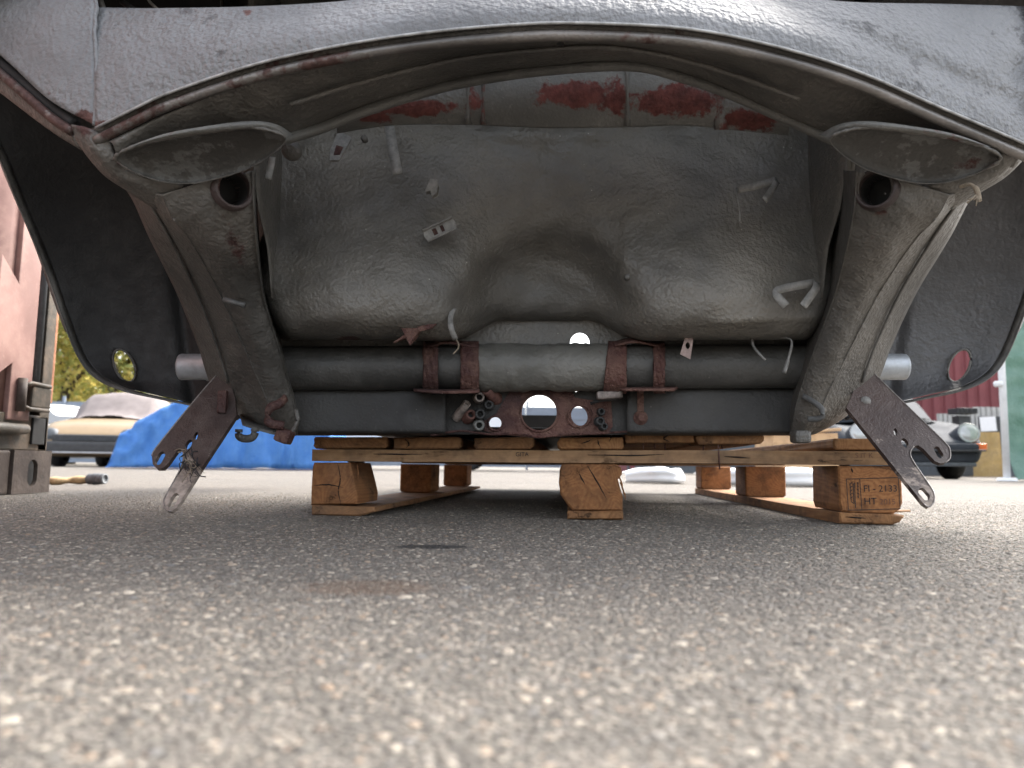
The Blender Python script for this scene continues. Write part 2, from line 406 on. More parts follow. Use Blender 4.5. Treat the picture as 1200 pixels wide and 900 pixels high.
def stones():
    t = NT('asphalt_aggregate')
    rn = t.n('ShaderNodeNewGeometry').outputs['Random Per Island']
    cr_ = t.n('ShaderNodeValToRGB', {'Fac': rn})
    e = cr_.color_ramp.elements
    e[0].position = 0; e[0].color = (0.075, 0.070, 0.063, 1); e[1].position = 1; e[1].color = (0.414, 0.367, 0.297, 1)
    for p, c in ((0.3, (0.121, 0.111, 0.096, 1)), (0.55, (0.155, 0.140, 0.119, 1)), (0.72, (0.230, 0.203, 0.167, 1)), (0.80, (0.127, 0.127, 0.126, 1)), (0.87, (0.322, 0.282, 0.227, 1)), (0.93, (0.253, 0.181, 0.124, 1)), (0.96, (0.391, 0.350, 0.286, 1))):
        k = e.new(p); k.color = c
    col = t.mix(t.ramp(t.noise(260, 3), 0.3, 0.7, 0, 0.4), cr_.outputs[0], (0.135, 0.122, 0.106))
    g = G(507, 641)
    d = t.n('ShaderNodeVectorMath', {0: t.n('ShaderNodeVectorMath', {0: t.obj, 1: tuple(g)}, operation='SUBTRACT').outputs[0], 1: (1 / 0.042, 1 / 0.022, 0)}, operation='MULTIPLY').outputs[0]
    ln = t.n('ShaderNodeVectorMath', {0: d}, operation='LENGTH').outputs['Value']
    col = t.mix(t.ramp(ln, 0.8, 1.1, 0.9, 0), col, (0.03, 0.03, 0.03))
    g = G(430, 688)
    d = t.n('ShaderNodeVectorMath', {0: t.n('ShaderNodeVectorMath', {0: t.obj, 1: tuple(g)}, operation='SUBTRACT').outputs[0], 1: (1 / 0.06, 1 / 0.04, 0)}, operation='MULTIPLY').outputs[0]
    ln = t.math('ADD', t.n('ShaderNodeVectorMath', {0: d}, operation='LENGTH').outputs['Value'], t.math('MULTIPLY', t.math('SUBTRACT', t.noise(40, 2), 0.5), 0.9))
    col = t.mix(t.ramp(ln, 0.5, 1.1, 0.55, 0), col, (0.11, 0.078, 0.056))
    m = t.out(col=col, rough=0.8, spec=0.3, nor=t.bump(t.noise(700, 3), 0.4, 0.001))
    N = 165000
    yy = []; xx = []
    while len(yy) < N:
        y = np.random.uniform(0.16, 2.4, 200000)
        keep = np.random.rand(len(y)) < ((1.5 * y + 0.25) / (1.5 * 2.4 + 0.25)) * np.clip(1.2 - 0.5 * y, 0.06, 1)
        y = y[keep]; x = np.random.uniform(-1, 1, len(y)) * (0.74 * y + 0.12)
        yy.extend(y); xx.extend(x)
    y = np.array(yy[:N]); x = np.array(xx[:N])
    r = np.random.gamma(3.0, 0.00040, N) + 0.0006; r = np.clip(r, 0.0009, 0.0055)
    k = 6
    ang = np.linspace(0, 2 * np.pi, k, endpoint=False)[None, :] + np.random.rand(N, 1) * 6.28 + np.random.uniform(-.3, .3, (N, k))
    rad = r[:, None] * np.random.uniform(0.7, 1.25, (N, k))
    asp = np.random.uniform(0.65, 1.0, (N, 1)); hh = r * np.random.uniform(0.08, 0.34, N)
    ring0 = np.stack([x[:, None] + rad * np.cos(ang), y[:, None] + rad * asp * np.sin(ang), np.full((N, k), -0.0006)], -1)
    ring1 = np.stack([x[:, None] + 0.68 * rad * np.cos(ang), y[:, None] + 0.68 * rad * asp * np.sin(ang), hh[:, None] * np.random.uniform(0.7, 1.05, (N, k))], -1)
    top = np.stack([x, y, hh * 1.08], -1)[:, None, :]
    v = np.concatenate([ring0, ring1, top], 1)           # N x 13 x 3
    base = (np.arange(N) * 13)[:, None]
    tl = []
    for i in range(k):
        j = (i + 1) % k
        tl += [[i, j, k + j], [i, k + j, k + i], [k + i, k + j, 2 * k]]
    tl = np.array(tl)
    tris = (base[:, :, None] + tl[None]).reshape(-1)
    me = bpy.data.meshes.new('asphalt_aggregate')
    me.vertices.add(N * 13); me.vertices.foreach_set('co', v.reshape(-1).astype(np.float32))
    nt = len(tris) // 3
    me.loops.add(nt * 3); me.loops.foreach_set('vertex_index', tris.astype(np.int32))
    me.polygons.add(nt); me.polygons.foreach_set('loop_start', np.arange(0, nt * 3, 3, dtype=np.int32))
    me.update(calc_edges=True)
    o = obj('asphalt_aggregate', me, m, gnd, smooth=False); o['kind'] = 'stuff'
stones()

# ------------------------------------------------------------------ the stripped car body
shell = thing('car_body_shell', 'stripped dark grey car body shell seen from behind, resting on the pallet', 'car body', (XC, 1.3, 0.15))
S = lambda px, py, y: np.array(P(px, py, y))

# rear apron and its rolled lip
lip = [(112, 150, .815), (160, 126, .80), (200, 108, .792), (300, 75, .772), (400, 53, .756), (500, 38, .745), (600, 29, .74), (680, 27, .74), (800, 33, .745), (900, 52, .757), (1000, 82, .772), (1100, 125, .792), (1200, 168, .815), (1250, 192, .83)]
top = [(110, 9, .85), (155, 10, .84), (200, 10, .83), (300, 8, .812), (400, 2, .80), (500, -10, .79), (600, -18, .785), (680, -20, .785), (800, -16, .79), (900, -6, .80), (1000, 3, .812), (1100, 5, .83), (1200, 8, .85), (1250, 12, .865)]
def apron_fn(x, y):
    # soft creases pressed into the panel towards either side, a dent by the right corner
    cre = 0.008 * np.exp(-(((y - (-10 + (x - 880) * 0.42)) / 14.0) ** 2)) * (x > 800)
    cre += 0.004 * np.exp(-(((y - (34 - (x - 250) * 0.18)) / 9.0) ** 2)) * (x < 420) * (x > 230)
    dent = 0.010 * np.exp(-(((x - 1192) / 14.0) ** 2 + ((y - 88) / 18.0) ** 2))
    return cre + dent + 0.002 * np.sin(x * 0.013) * np.sin(y * 0.03)
mids = [[(l[0] * (1 - k) + t[0] * k, l[1] * (1 - k) + t[1] * k, (l[2] - 0.012) * (1 - k) + (t[2] - 0.012) * k) for l, t in zip(lip, top)] for k in (0.33, 0.66)]
apron = patch('rear_apron', [lip, *mids, top], 14, 10, M['skin'], shell, apron_fn, rust=lambda x, y: 0.75 * math.exp(-((x - 287) / 7) ** 2 - ((y - 16) / 5) ** 2) + 0.8 * math.exp(-((x - 118) / 14) ** 2 - ((y - 148) / 12) ** 2))
lp = cr(np.array(lip), 8)
def bead_rust(u, j):
    return max(0, 0.62 - abs(u - 0.1) * 2.2) + 0.5 * math.exp(-((u - 0.6) / 0.07) ** 2) + max(0, 0.42 - abs(u - 0.3) * 4)
bd = lp.copy(); bd[:, 1] += 15; bd[:, 2] += 0.008
sweep('lip_bead', PA(bd), 0.0056, M['bead'], shell, 10, rust=lambda u, j: bead_rust(u, j))
gr = lp.copy(); gr[:, 1] += 6; gr[:, 2] += 0.014
sweep('lip_groove', PA(gr), 0.0062, M['under'], shell, 8, rust=lambda u, j: bead_rust(u, j) * 0.9)
ed = lp.copy(); ed[:, 1] -= 0.5; ed[:, 2] -= 0.001
M['edgew'] = plain('scuffed_edge', (0.42, 0.42, 0.41), .4, .2, .3, 60, .3)
sweep('lip_edge', PA(ed + (0, 0.5, -0.001)), 0.0016, M['edgew'], apron, 6)

sweep('loom_pipe', [S(112, -14, .90), S(119, 4, .89), S(124, 18, .89)], 0.0035, M['clip'], shell, 8)
sweep('loom_pipe', [S(138, -16, .92), S(143, 2, .91), S(160, 14, .91)], 0.004, M['rubber'], shell, 8)
sweep('loom_pipe', [S(165, -16, .92), S(176, 3, .91), S(190, 16, .91)], 0.002, M['clip'], shell, 8)
# channel under the lip that runs inwards to the inner rim
och = [(128, 166, .825), (190, 136, .812), (270, 104, .797), (345, 81, .782), (420, 66, .771), (510, 53, .761), (600, 45, .757), (700, 43, .757), (800, 50, .762), (900, 66, .772), (1000, 97, .787), (1100, 141, .81), (1200, 186, .835)]
ich = [(137, 184, .83), (180, 163, .835), (260, 149, .84), (335, 160, .87), (420, 128, .89), (545, 92, .90), (640, 78, .90), (740, 73, .90), (850, 104, .90), (975, 160, .88), (1050, 149, .85), (1125, 164, .84), (1187, 197, .84)]
mch = [((a[0] + b[0]) / 2, (a[1] * 0.55 + b[1] * 0.45) - 5, (a[2] + b[2]) / 2 - 0.008) for a, b in zip(och, ich)]
patch('apron_channel', [och, mch, ich], 12, 8, M['under'], shell, lambda x, y: 0.003 * np.sin(x * 0.02 + y * 0.05), rust=lambda x, y: 0.35 * (x < 150))
rg_ = cr(np.array([((a[0] + b[0]) / 2, a[1] * 0.42 + b[1] * 0.58 - 4, (a[2] + b[2]) / 2 - 0.006) for a, b in zip(och, ich)])[3:10], 8)
sweep('channel_ridge', PA(rg_), [0.0035 + 0.0012 * noise.noise((i * 0.4, 2, 2)) for i in range(len(rg_))], M['under'], shell, 8, flat=0.8)
rim = [(335, 160, .872), (380, 146, .885), (420, 130, .892), (480, 110, .898), (545, 93, .903), (640, 79, .903), (740, 74, .903), (800, 88, .903), (850, 105, .903), (915, 134, .895), (975, 161, .882)]
rp = cr(np.array(rim), 8)
pr = []; nr = len(rp)
rows = [rp + (0, -4, -.004), rp + (0, 0, -.010), rp + (0, 7, -.008), rp + (0, 10, 0.004)]
mk('inner_rim', PA(np.array(rows)), grid_faces(4, nr), M['flange'] if False else M['primer'], shell)
dk = ell(657, 51.5, 5, 2.3)
mk('drain_hole', PA(np.array([(x, y, .7572) for x, y in dk])), [tuple(range(len(dk)))], M['blk'], shell)

# strip with scraped primer above the bulkhead
tp = [(395, 146), (430, 132), (470, 118), (545, 97), (640, 83), (740, 79), (800, 93), (860, 112), (925, 148)]
bt = [(395, 156), (430, 150), (470, 146), (545, 146), (640, 150), (740, 149), (800, 147), (860, 152), (925, 158)]
def prim(x, y):
    def blob(cx, cy, rx, ry): return max(0, 1.25 - math.hypot((x - cx) / rx, (y - cy) / ry) * 0.75)
    return max(blob(487, 126, 70, 10), blob(556, 118, 14, 26) * .72, blob(678, 112, 58, 19), blob(722, 112, 16, 24) * .85, blob(792, 118, 58, 22), blob(876, 140, 42, 13), blob(440, 138, 26, 7)) * 0.86
strip = [[(a[0], a[1] * (1 - k) + b[1] * k, .935 + 0.03 * k - 0.006 * math.sin(k * math.pi)) for a, b in zip(tp, bt)] for k in (0, 0.33, 0.66, 1)]
cm = patch('scraped_crossmember', strip, 8, 16, M['primer'], shell, rust=prim)
for i, (x, y0, y1, wd) in enumerate(((548, 93, 146, 4), (566, 92, 146, 3), (735, 78, 148, 3.5), (845, 106, 152, 8))):
    q = [[(x - wd, y, .934 + (y - y0) / (y1 - y0) * 0.028), (x, y, .928 + (y - y0) / (y1 - y0) * 0.028), (x + wd, y, .934 + (y - y0) / (y1 - y0) * 0.028)] for y in (y0, (y0 + y1) / 2, y1)]
    patch('pressed_rib', q, 3, 3, M['primer'], cm, rust=(lambda x, y: 0.55) if i in (1, 3) else None, thick=0.001)

# bulkhead with the two seat bulges and the hollow between them
cols = [280, 297, 312, 345, 400, 470, 535, 580, 610, 640, 670, 700, 745, 810, 880, 945, 975, 990, 1008]
def brow(py, dd, bulge, hol, curl=0.0, cpy=None):
    row = []
    for x in cols:
        xl = (x - 640) / 345.0
        b = bulge * 0.62 * (math.exp(-((abs(xl) - 0.60) / 0.40) ** 2))
        h = hol * 0.35 * math.exp(-(xl / 0.24) ** 4)
        d = dd - b + h
        if x in (280, 1008): d = 1.38
        if x in (297, 990): d = dd + 0.05
        yy = py
        ins = 34 * max(0.0, (py - 325) / 70.0) ** 2
        if 285 < x < 420: x = x + ins * (420 - x) / 123
        elif 870 < x < 1000: x = x - ins * (x - 870) / 120
        if cpy is not None and abs(xl) < 0.24: yy = cpy
        row.append((x, yy, d + curl))
    return row
bulk = [brow(-70, 1.10, 0, 0), brow(60, 1.11, 0, 0), brow(130, 1.12, 0.005, 0), brow(180, 1.13, .015, 0.0), brow(230, 1.135, .035, 0.012), brow(270, 1.14, .06, .03), brow(305, 1.145, .10, .055), brow(340, 1.15, .13, .07, 0, 336), brow(370, 1.155, .125, .078, 0, 358), brow(388, 1.165, .085, .082, 0, 370), brow(396, 1.185, .07, .08, 0.008, 376), brow(398, 1.22, .03, .06, 0.03, 378), brow(394, 1.26, 0, .05, 0.05, 378)]
def bulk_fn(x, y):
    # edges of the tunnel pressing, two faint stiffening swages and a shallow panel in the middle
    out = np.zeros_like(x)
    ya = 284 + 0.0058 * (x - 640) ** 2
    sg = lambda v: 1 / (1 + np.exp(-v))
    out += 0.052 * sg((y - ya) / 11.0) * sg((98 + (y - 300) * 0.06 - np.abs(x - 640)) / 11.0)
    for sx in (-1, 1):      # creases that run from the arch up and out
        out -= 0.004 * np.exp(-(((x - 640) * sx - (92 + (312 - y) * 0.10)) / 5.0) ** 2) * (y > 262) * (y < 345)
    out += 0.002 * np.sin(x * 0.09 + 2 * np.sin(y * 0.05)) * np.sin(y * 0.11 + np.sin(x * 0.04)) 
    out += 0.0035 * np.exp(-(((x - 636) / 5.0) ** 2)) * (y < 215) * (y > 170)
    out -= 0.004 * np.exp(-(((y - 158) / 5.0) ** 2)) * (np.abs(x - 640) < 85)
    out += 0.003 * np.sin(x * 0.021 + 1.0) * np.sin(y * 0.03) * (y > 150)
    # fold line low on the right bulge
    out -= 0.004 * np.exp(-(((y - (376 - (x - 860) * 0.05)) / 4.0) ** 2)) * (x > 830) * (x < 975)
    return out
patch('bulkhead', bulk, 7, 8, M['bulk'], shell, bulk_fn, rust=lambda x, y: 0.75 * math.exp(-((x - 407) / 22) ** 2 - ((y - 396) / 4) ** 2) + 0.55 * math.exp(-((x - 885) / 12) ** 2 - ((y - 398) / 3) ** 2) + 0.5 * math.exp(-((x - 500) / 20) ** 2 - ((y - 384) / 8) ** 2))
# panel behind the tube, with the round opening one sees the sky through
tun = plate('tunnel_panel', [(545, 366), (735, 366), (760, 384), (985, 384), (985, 425), (312, 425), (312, 384), (520, 384)], [ell(679.5, 402, 11.5, 12, 0, 24)], lambda x, y: S(x, y, 1.262), 0.002, M['bulk'], shell)

# closing walls between wheelhouse and bulkhead
for mm in (False, True):
    cwl = [[(xw, yw, dw), ((xw + 297) / 2, yw, (dw + 1.2) / 2 + 0.02), (300, yw, 1.175)] for xw, yw, dw in ((255, -40, 1.07), (264, 80, 1.15), (268, 180, 1.23), (276, 250, 1.29), (286, 320, 1.32), (296, 380, 1.34), (304, 430, 1.345))]
    patch('side_bulkhead', cwl, 4, 4, M['bulk'], shell, mirror=mm)
# inner wing walls between bulkhead and apron
for mm in (False, True):
    ww = [[(-0.365, y, z) for y in (y0, (y0 + 1.17) / 2, 1.17)] for z, y0 in ((0.34, 1.10), (0.41, 1.07), (0.50, 1.0), (0.8, 0.93))]
    patch('inner_wing', ww, 3, 3, M['bulk'], shell, world=True, mirror=mm)

# rounded pads with scraped paint under the rear corners
padl = [(135, 184), (159, 171), (192, 163), (234, 156), (285, 150), (313, 152), (334, 161), (326, 175), (290, 198), (243, 212), (220, 215), (197, 214), (173, 208), (148, 197)]
def pad_d(y, x): return 0.79 + (y - 150) / 65 * 0.065 + (x - 135) / 200 * 0.02
for mm in (False, True):
    loop = crc(np.array(padl, float), 6); c = loop.mean(0)
    rings = []
    for k, rec in ((1.0, 0), (0.96, 0.006), (0.9, 0.009), (0.7, 0.011), (0.4, 0.012), (0.1, 0.012)):
        q = c + (loop - c) * k
        rings.append([(x, y, pad_d(y, x) + rec) for x, y in q])
    pts = PA(np.array(rings)); n = len(loop)
    rr = [[(0.62 if mm else 0.0) * math.exp(-((x - 180) / 35) ** 2 - ((y - 190) / 14) ** 2) for x, y, d in rg] for rg in rings]
    if mm: pts = mir(pts)
    fs = grid_faces(6, n, True) + [tuple(5 * n + i for i in range(n))]
    pd = mk('corner_pad', pts, fs, M['padm'] if 'padm' in M else M.setdefault('padm', paint('pad_scraped', (0.045, 0.043, 0.039), (0.07, 0.067, 0.061), 0.6, bs=200, bd=1.0, lowbump=0.5, dustamt=0.3, dust=(0.11, 0.10, 0.09), wear=0.9, wearc=(0.115, 0.115, 0.11))), shell, rust=rr)
    rl = np.array([(x, y, pad_d(y, x) - 0.001) for x, y in loop])
    rpnt = PA(np.vstack([rl, rl[:1]]))
    if mm: rpnt = mir(rpnt)
    rad = [max(0.0005, (0.0012 if False else (0.0006 if 6 * 6 < i < 13 * 6 else 0.0019)) + 0.0022 * noise.noise((i * 0.75, mm * 9, 0))) for i in range(len(rpnt))]
    sweep('ragged_rim', rpnt, rad, M['under'], pd, 6, cap=False, rust=lambda u, j: 0.4 if (0.0 < u < 0.16 or u > 0.9) else 0.1)
    # bright upper lip round the pad
    up_ = cr(np.array([(150, 172, .80), (192, 157, .80), (240, 148, .80), (290, 142, .805), (322, 145, .82), (345, 158, .85)]), 6)
    lo_ = cr(np.array([(159, 171, .806), (192, 163, .803), (234, 156, .80), (285, 150, .80), (313, 152, .815), (334, 161, .83)]), 6)
    q = PA(np.array([up_, (up_ + lo_) / 2 + (0, 0, -.006), lo_]))
    if mm: q = mir(q)
    mk('pad_lip', q, grid_faces(3, len(up_)), M['primer'], pd, rust=[[0.36 if i < 12 else 0 for i in range(len(up_))]] * 3)

# corner struts, from the lip corner in to the rails
for mm in (False, True):
    st_ = [[(84, 146, .822), (104, 150, .818), (128, 162, .824)],
           [(92, 168, .835), (112, 176, .825), (136, 186, .833)],
           [(120, 203, .862), (136, 204, .848), (150, 199, .85)],
           [(150, 224, .885), (165, 220, .868), (180, 211, .862)],
           [(182, 245, .915), (200, 238, .895), (215, 217, .872)]]
    patch('corner_strut', st_, 6, 6, M['under'], shell, mirror=mm, rust=lambda x, y: max(0, 0.9 - math.hypot((x - 102) / 26, (y - 152) / 22) * 0.8))

# quarter panels either side of the apron
for mm in (False, True):
    q = [[(-130, -140, 1.0), (-60, -150, .93), (0, -150, .88), (60, -140, .86), (111, -120, .855)],
         [(-120, -70, 1.0), (-60, -50, .92), (0, -40, .873), (60, -30, .85), (111, -10, .842)],
         [(-110, -30, .985), (-55, 0, .905), (2, 25, .86), (62, 55, .832), (112, 80, .8205)],
         [(-100, 0, .97), (-50, 30, .90), (2, 66, .855), (58, 117, .832), (110, 146, .8155)]]
    qp = patch('quarter_panel', q, 8, 8, M['skin'], shell, mirror=mm, rust=lambda x, y: 0.9 * math.exp(-((x - 100) / 20) ** 2 - ((y - 142) / 18) ** 2) + 0.45 * math.exp(-((x - 28) / 8) ** 2 - ((y - 80) / 4) ** 2) + 0.5 * math.exp(-((x - 60) / 20) ** 2 - ((y - 112) / 6) ** 2))
    if mm: qp.location.x += 0.016
    sm = cr(np.array([(112, -60, .845), (112, 0, .840), (110, 35, .8305), (112, 80, .8195), (110, 146, .8145)]), 6)
    wob = np.array([(1.5 * noise.noise((i * 0.6, 1, 2)), 0, -0.001) for i in range(len(sm))])
    s_ = PA(sm + wob); s_ = mir(s_) if mm else s_
    sweep('seam_bead', s_ + np.array((0, 0.0022, 0)), 0.0026, M['skin'], qp, 6)
    bq = cr(np.array([(-105, 18, .975), (-52, 48, .905), (0, 86, .86), (58, 136, .838), (84, 154, .828)]), 6)
    b_ = PA(bq); b_ = mir(b_) if mm else b_
    sweep('arch_bead', b_, 0.0058, M['bead'], qp, 8, rust=lambda u, j: 0.62)
    g_ = PA(bq + (4, -9, 0.012)); g_ = mir(g_) if mm else g_
    sweep('arch_groove', g_, 0.007, M['blk'], qp, 8)
    fl = [[(-105, 24, .978), (-52, 53, .908), (0, 91, .863), (58, 141, .841), (88, 160, .832)],
          [(-105, 40, .99), (-52, 68, .925), (0, 108, .88), (58, 152, .853), (96, 176, .842)]]
    patch('arch_flange', fl, 3, 6, M['under'], qp, mirror=mm, rust=lambda x, y: 0.3)

# frame rails that curve up and back from the torsion tube
rail = [
 [(118, 200, .90), (150, 222, .895), (190, 228, .875), (235, 214, .87), (268, 205, .875), (296, 200, .89), (301, 200, 1.06)],
 [(150, 225, .96), (180, 243, .925), (203, 256, .905), (240, 246, .893), (272, 240, .897), (297, 240, .91), (301, 240, 1.10)],
 [(176, 280, 1.02), (201, 282, .985), (225, 285, .955), (250, 284, .94), (276, 284, .945), (300, 284, .96), (304, 284, 1.14)],
 [(208, 345, 1.12), (232, 345, 1.075), (258, 345, 1.04), (275, 345, 1.03), (292, 345, 1.035), (308, 345, 1.05), (312, 345, 1.2)],
 [(232, 405, 1.19), (256, 408, 1.15), (288, 412, 1.11), (302, 411, 1.10), (315, 410, 1.105), (327, 409, 1.12), (331, 408, 1.24)],
 [(250, 455, 1.24), (272, 458, 1.20), (309, 460, 1.155), (320, 457, 1.15), (330, 455, 1.155), (339, 453, 1.17), (343, 452, 1.27)],
 [(285, 490, 1.26), (296, 490, 1.22), (320, 488, 1.185), (329, 486, 1.18), (338, 485, 1.185), (346, 484, 1.195), (350, 483, 1.28)],
 [(316, 508, 1.28), (322, 509, 1.25), (333, 511, 1.225), (338, 511, 1.22), (343, 511, 1.222), (348, 510, 1.23), (352, 508, 1.29)]]
def crisp(row):
    r = [np.array(p, float) for p in row]; L = lambda a, b, t: a + (b - a) * t
    return [r[0], r[1], L(r[1], r[2], .5), L(r[1], r[2], .93), r[2], L(r[2], r[3], .1), r[3], r[4], L(r[4], r[5], .92), r[5], L(r[5], r[6], .06), r[6]]
rail = [crisp(q) for q in rail]
def rail_rust(x, y):
    e = 0.95 * math.exp(-((x - (262 + (y - 230) * 0.28)) / 15) ** 2) * (1 if 195 < y < 330 else math.exp(-((y - 330) / 20) ** 2) if y >= 330 else 0) * max(0.0, 1 - max(0, y - 290) / 90)
    return e
for mm in (False, True):
    rl = patch('frame_rail', rail, 16, 6, M['under'], shell, mirror=mm, hole=(275, 221, 18, 22, 0), fn=lambda x, y: 0.0012 * np.sin(x * 0.17 + 2 * np.sin(y * 0.05)) * np.sin(y * 0.12 + x * 0.03), rust=(lambda x, y: rail_rust(x, y) * (0.45 if mm else 0.62) + 0.25 * math.exp(-((y - 500) / 14) ** 2)))
    fo = cr(np.array([(178, 241, .925), (201, 282, .982), (232, 345, 1.072), (256, 408, 1.147), (268, 448, 1.19)]), 6)
    fi = cr(np.array([(186, 240, .918), (225, 286, .950), (257, 345, 1.035), (284, 405, 1.10), (296, 440, 1.13)]), 6)
    fw = PA(fo + (-1, 0, -0.004)); fw = mir(fw) if mm else fw
    sweep('flange_edge', fw, 0.0022, M['flange'], rl, 6)
    sw = PA(np.array([q[4] for q in rail[1:7]]) + (0, 0, -0.001)); sw = cr(sw, 12); sw = mir(sw) if mm else sw
    sweep('weld_seam', sw, [max(0.0006, 0.0014 + 0.0012 * noise.noise((i * 0.8, 0, 3))) for i in range(len(sw))], M['under'], rl, 6)
    # the open round socket below the pad
    c = S(275, 221, .885); ax = Vector((0.62, -0.72, -0.15))
    if mm: c = mir(c[None])[0]; ax.x = -ax.x
    ax.normalize()
    lathe('socket_ring', [(0.0195, -0.05), (0.0200, -0.002), (0.0212, 0.0025), (0.0245, 0.001), (0.027, -0.010)], c, ax, M['sock'] if 'sock' in M else M.setdefault('sock', paint('socket_grime', (0.026, 0.018, 0.017), (0.05, 0.03, 0.027), 0.65, bs=220, bd=0.8, dustamt=0.2)), rl, 28)
    lathe('socket_bore', [(0.001, -0.048), (0.0196, -0.048), (0.0196, -0.01)], c, ax, M['blk'], rl, 24)

# wheelhouses with the round access hole
wh = [
 [(-190, -230, .80), (-60, -230, .82), (90, -220, .85), (240, -210, .88)],
 [(-120, -50, .98), (20, -60, 1.0), (140, -50, 1.04), (260, -30, 1.08)],
 [(-60, 60, 1.07), (50, 60, 1.11), (155, 70, 1.14), (266, 80, 1.16)],
 [(0, 167, 1.14), (85, 165, 1.19), (170, 170, 1.22), (270, 180, 1.24)],
 [(30, 238, 1.20), (100, 240, 1.25), (182, 240, 1.28), (278, 250, 1.30)],
 [(60, 310, 1.255), (120, 310, 1.29), (196, 310, 1.315), (288, 320, 1.33)],
 [(80, 368, 1.28), (136, 370, 1.315), (210, 372, 1.335), (298, 380, 1.345)],
 [(97, 412, 1.297), (150, 416, 1.325), (220, 424, 1.34), (307, 430, 1.35)],
 [(116, 438, 1.30), (161, 441, 1.325), (225, 450, 1.34), (312, 465, 1.35)],
 [(148, 455, 1.30), (180, 462, 1.32), (235, 476, 1.33), (318, 503, 1.34)]]
wfn = lambda x, y: 0.010 * np.exp(-(((x - (205 + (y - 300) * 0.13)) / 9.0) ** 2)) * (y > 150)
for mm in (False, True):
    wp = patch('wheelhouse', wh, 14, 18, M['arch'] if not mm else M['archr'] if 'archr' in M else M.setdefault('archr', paint('wheelhouse_lit_dusty', (0.06, 0.06, 0.063), (0.09, 0.09, 0.094), 0.42, bs=150, bd=0.9, lowbump=0.5, dustamt=0.3, dust=(0.13, 0.13, 0.135))), shell, wfn, hole=(145.5, 428.5, 11, 20, R(-24)), mirror=mm, thick=0.0016)  # right side takes a paler, lit copy of the colour, with some dust
    rg = cr(np.vstack([np.array(ell(145.5, 428.5, 11.3, 20.3, R(-24), 24)), np.array(ell(145.5, 428.5, 11.3, 20.3, R(-24), 24))[:1]]), 1)
    dd = np.interp(rg[:, 0], [116, 161, 225], [1.30, 1.322, 1.338])
    r_ = PA(np.column_stack([rg, dd])); r_ = mir(r_) if mm else r_
    sweep('hole_rim', r_, 0.0022, M['flange'] if mm else M['under'], wp, 6, cap=False)
    # folded outer lip of the arch
    lo = cr(np.array([(-120, -50, .98), (-60, 60, 1.07), (0, 167, 1.14), (30, 238, 1.20), (60, 310, 1.255), (80, 368, 1.28), (97, 412, 1.297), (116, 438, 1.30), (148, 455, 1.30), (190, 466, 1.32), (235, 476, 1.33), (280, 491, 1.335)]), 8)
    wd = np.interp(np.arange(len(lo)), [0, 30, 50, 60, 70, 95], [8, 8, 7, 6, 3, 1.0])
    lo2 = lo.copy(); lo2[:, 0] -= wd * 0.95; lo2[:, 1] += wd * 0.5; lo2[:, 2] -= 0.012
    f_ = PA(np.array([lo, lo2])); f_ = mir(f_) if mm else f_
    solid(mk('arch_lip', f_, grid_faces(2, len(lo)), M['flange'], wp), 0.0018)
    ew = PA(lo2); ew = mir(ew) if mm else ew
    sweep('lip_fold', ew, 0.0016, M['flange'], wp, 6)
    # outer wing skin above the arch
    pts = PA(lo[:48]); sgn = 1 if mm else -1
    pts = mir(pts) if mm else pts
    r0 = pts + (sgn * 0.004, 0, 0); r1 = pts + (sgn * 0.03, 0.0, 0.03); r2 = pts.copy(); r2[:, 0] += sgn * 0.045; r2[:, 2] = np.maximum(pts[:, 2] + 0.06, 0.62); r3 = pts.copy(); r3[:, 0] -= sgn * 0.02; r3[:, 2] = 0.86
    solid(mk('wing_skin', np.array([r0, r1, r2, r3]), grid_faces(4, len(pts)), M['skin'], shell), 0.0015)

# rear deck and roof, body sides, floor
deck = [[(XC + x * k, y, z - dz) for x, dz in ((-0.86, 0.20), (-0.78, 0.05), (-0.45, 0.0), (0, -0.02), (0.45, 0.0), (0.78, 0.05), (0.86, 0.20))]
        for y, z, k in ((0.83, 0.70, 0.95), (0.92, 0.80, 0.97), (1.2, 0.93, 1.0), (1.6, 1.07, 0.92), (2.1, 1.17, 0.80), (2.6, 1.20, 0.76))]
patch('rear_deck', deck, 5, 5, M['skin'], shell, world=True, thick=0.002)
for s in (-1, 1):
    sd_ = [[(XC + s * hw, y, z + 0.31 + 0.10 * (y - 1.34)) for y in (1.36, 1.8, 2.5, 3.1)] for hw, z in ((0.70, 0.0), (0.79, 0.03), (0.815, 0.15), (0.82, 0.3), (0.79, 0.46), (0.76, 0.54))]
    patch('body_side', sd_, 4, 4, M['skin'], shell, world=True, thick=0.002)
patch('floor_pan', [[(XC + x, y, 0.158 + 0.06 * math.exp(-(x / 0.1) ** 2) * (0.0 if y < 1.5 else 0)) for x in (-0.36, -0.2, 0, 0.2, 0.36)] for y in (1.3, 1.7, 2.4, 3.1)], 4, 4, M['under'], shell, world=True, thick=0.002)
box('dark_view_block', (0.115, 3.1, 0.233), (0.20, 0.01, 0.145), M['blk'], shell)  # added black block that darkens the view through the plate's big hole

